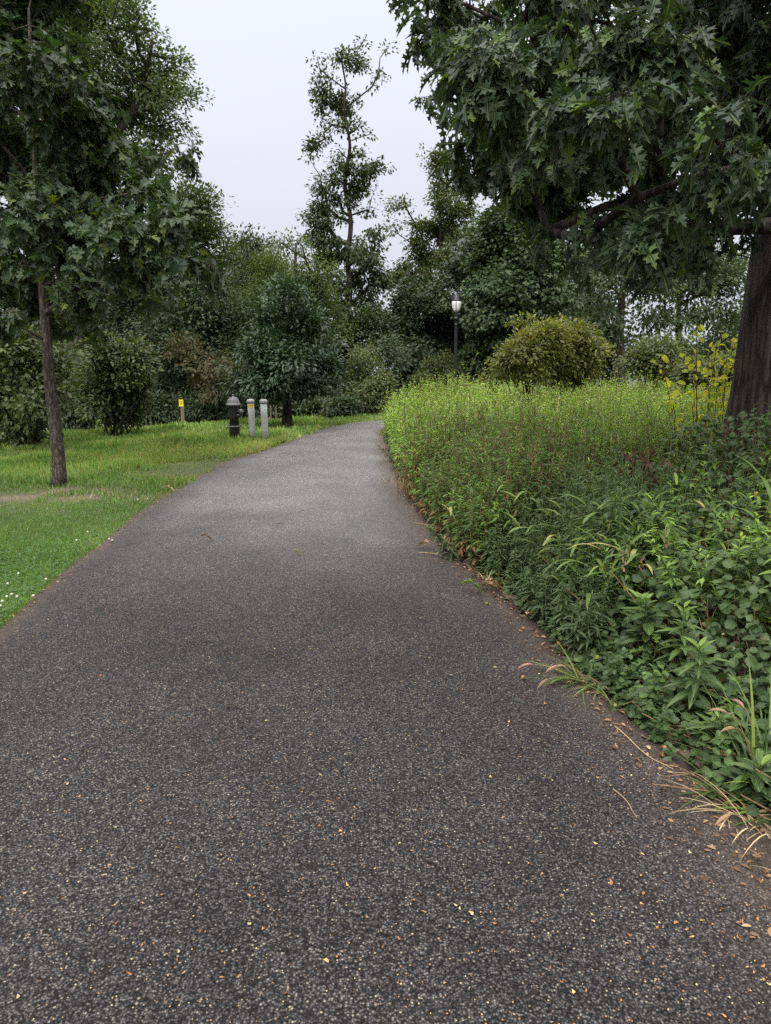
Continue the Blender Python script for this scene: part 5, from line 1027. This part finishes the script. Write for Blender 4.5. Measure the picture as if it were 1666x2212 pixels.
# vehicles on the street below, glimpsed through the leaves
M['carsilver'] = paint_mat('silver_car_paint', (.42, .44, .46), .25, .5, .05); M['carwhite'] = paint_mat('white_car_paint', (.70, .71, .72), .3, .1, .05); M['window'] = paint_mat('dark_window', (.02, .024, .03), .08, 0, .02); M['tyre'] = paint_mat('tyre', (.02, .02, .02), .8); M['rim'] = paint_mat('rim', (.35, .35, .36), .35, .7, .1); M['lens'] = paint_mat('headlight_lens', (.75, .75, .72), .1, 0, .02); M['rearlens'] = paint_mat('tail_lens', (.4, .02, .02), .15, 0, .02)
def vehicle(label, x, y, z, mat, van=False):
    r = tag(empty('parked_car', (x, y, z)), label, 'car', 'vehicles parked on the street below')
    H = 2.0 if van else 1.5
    prof = [(-2.25, .35), (-2.3, .75), (-2.15, 1.0), (-1.5 if not van else -2.1, 1.02), (-1.2 if not van else -1.9, H-.1), (-.8, H), (1.0 if not van else 2.0, H), (1.45 if not van else 2.2, H-.15), (2.0 if not van else 2.28, 1.02), (2.28, .95), (2.3, .4), (1.8, .3), (-1.9, .3)]
    prof = np.array(prof); k = len(prof); rings = []
    for yy, sh in ((-.88, .92), (-.84, 1.0), (.84, 1.0), (.88, .92)):
        q = prof.copy(); c = np.array([0, .7]); q = c+(q-c)*sh; ins_ = np.where(q[:, 1] > 1.03, .86, 1.0); rings.append(np.column_stack([q[:, 0], yy*ins_, q[:, 1]]))
    V = np.concatenate(rings); i = np.arange(k); j = (i+1) % k; F = [np.concatenate([np.stack([s*k+i, (s+1)*k+i, (s+1)*k+j, s*k+j], -1) for s in range(3)]), i[None], (3*k+i[::-1])[None]]
    MB().add(V, F).build('body', M[mat], r)
    for s in (-1, 1):
        for a, b_ in ((-1.15, -.25), (-.17, .75), (.83, 1.35)) if not van else ((-1.8, -.9), (-.8, .4), (.5, 1.9)):
            zt_ = H-.13; V, F = box(((a+b_)/2, s*.765, (1.05+zt_)/2), (b_-a, .05, zt_-1.05), bev=.02); MB().add(V, F).build('window', M['window'], r)
        for wx in (-1.4, 1.4):
            V, F = lathe([(.2, -.1), (.31, -.1), (.33, -.06), (.33, .06), (.31, .1), (.2, .1)], 24); V = V[:, [0, 2, 1]]+[wx, s*.80, .32]; t_ = MB().add(V, F).build('wheel', M['tyre'], r, True)
            V, F = lathe([(.19, -.11), (.19, .11), (.05, .125)], 20); V = V[:, [0, 2, 1]]*[1, s, 1]+[wx, s*.80, .32]; MB().add(V, F).build('rim', M['rim'], t_)
        V, F = box((-2.27, s*.6, .78), (.08, .35, .14), bev=.02); MB().add(V, F).build('headlight', M['lens'], r)
        V, F = box((2.27, s*.65, .82), (.07, .22, .2), bev=.02); MB().add(V, F).build('tail_light', M['rearlens'], r)
    V, F = box((-1.38 if not van else -2.02, 0, 1.25), (.04, 1.2, .36), [[math.cos(-.65), 0, -math.sin(-.65)], [0, 1, 0], [math.sin(-.65), 0, math.cos(-.65)]], bev=.01); MB().add(V, F).build('windscreen', M['window'], r)
    return r
q = P(0, 940, 39); vehicle('silver car at the left frame edge behind the tall leafy shrub', q[0]-1.0, 40, -2.03, 'carsilver')
q = P(290, 900, 42); vehicle('white van glimpsed through the pale leafed shrub', q[0], 42, -2.03, 'carwhite', True)
q = P(590, 900, 40); vehicle('grey car glimpsed between the stakes and the dark rounded oak', q[0], 40.5, -2.03, 'carsilver')
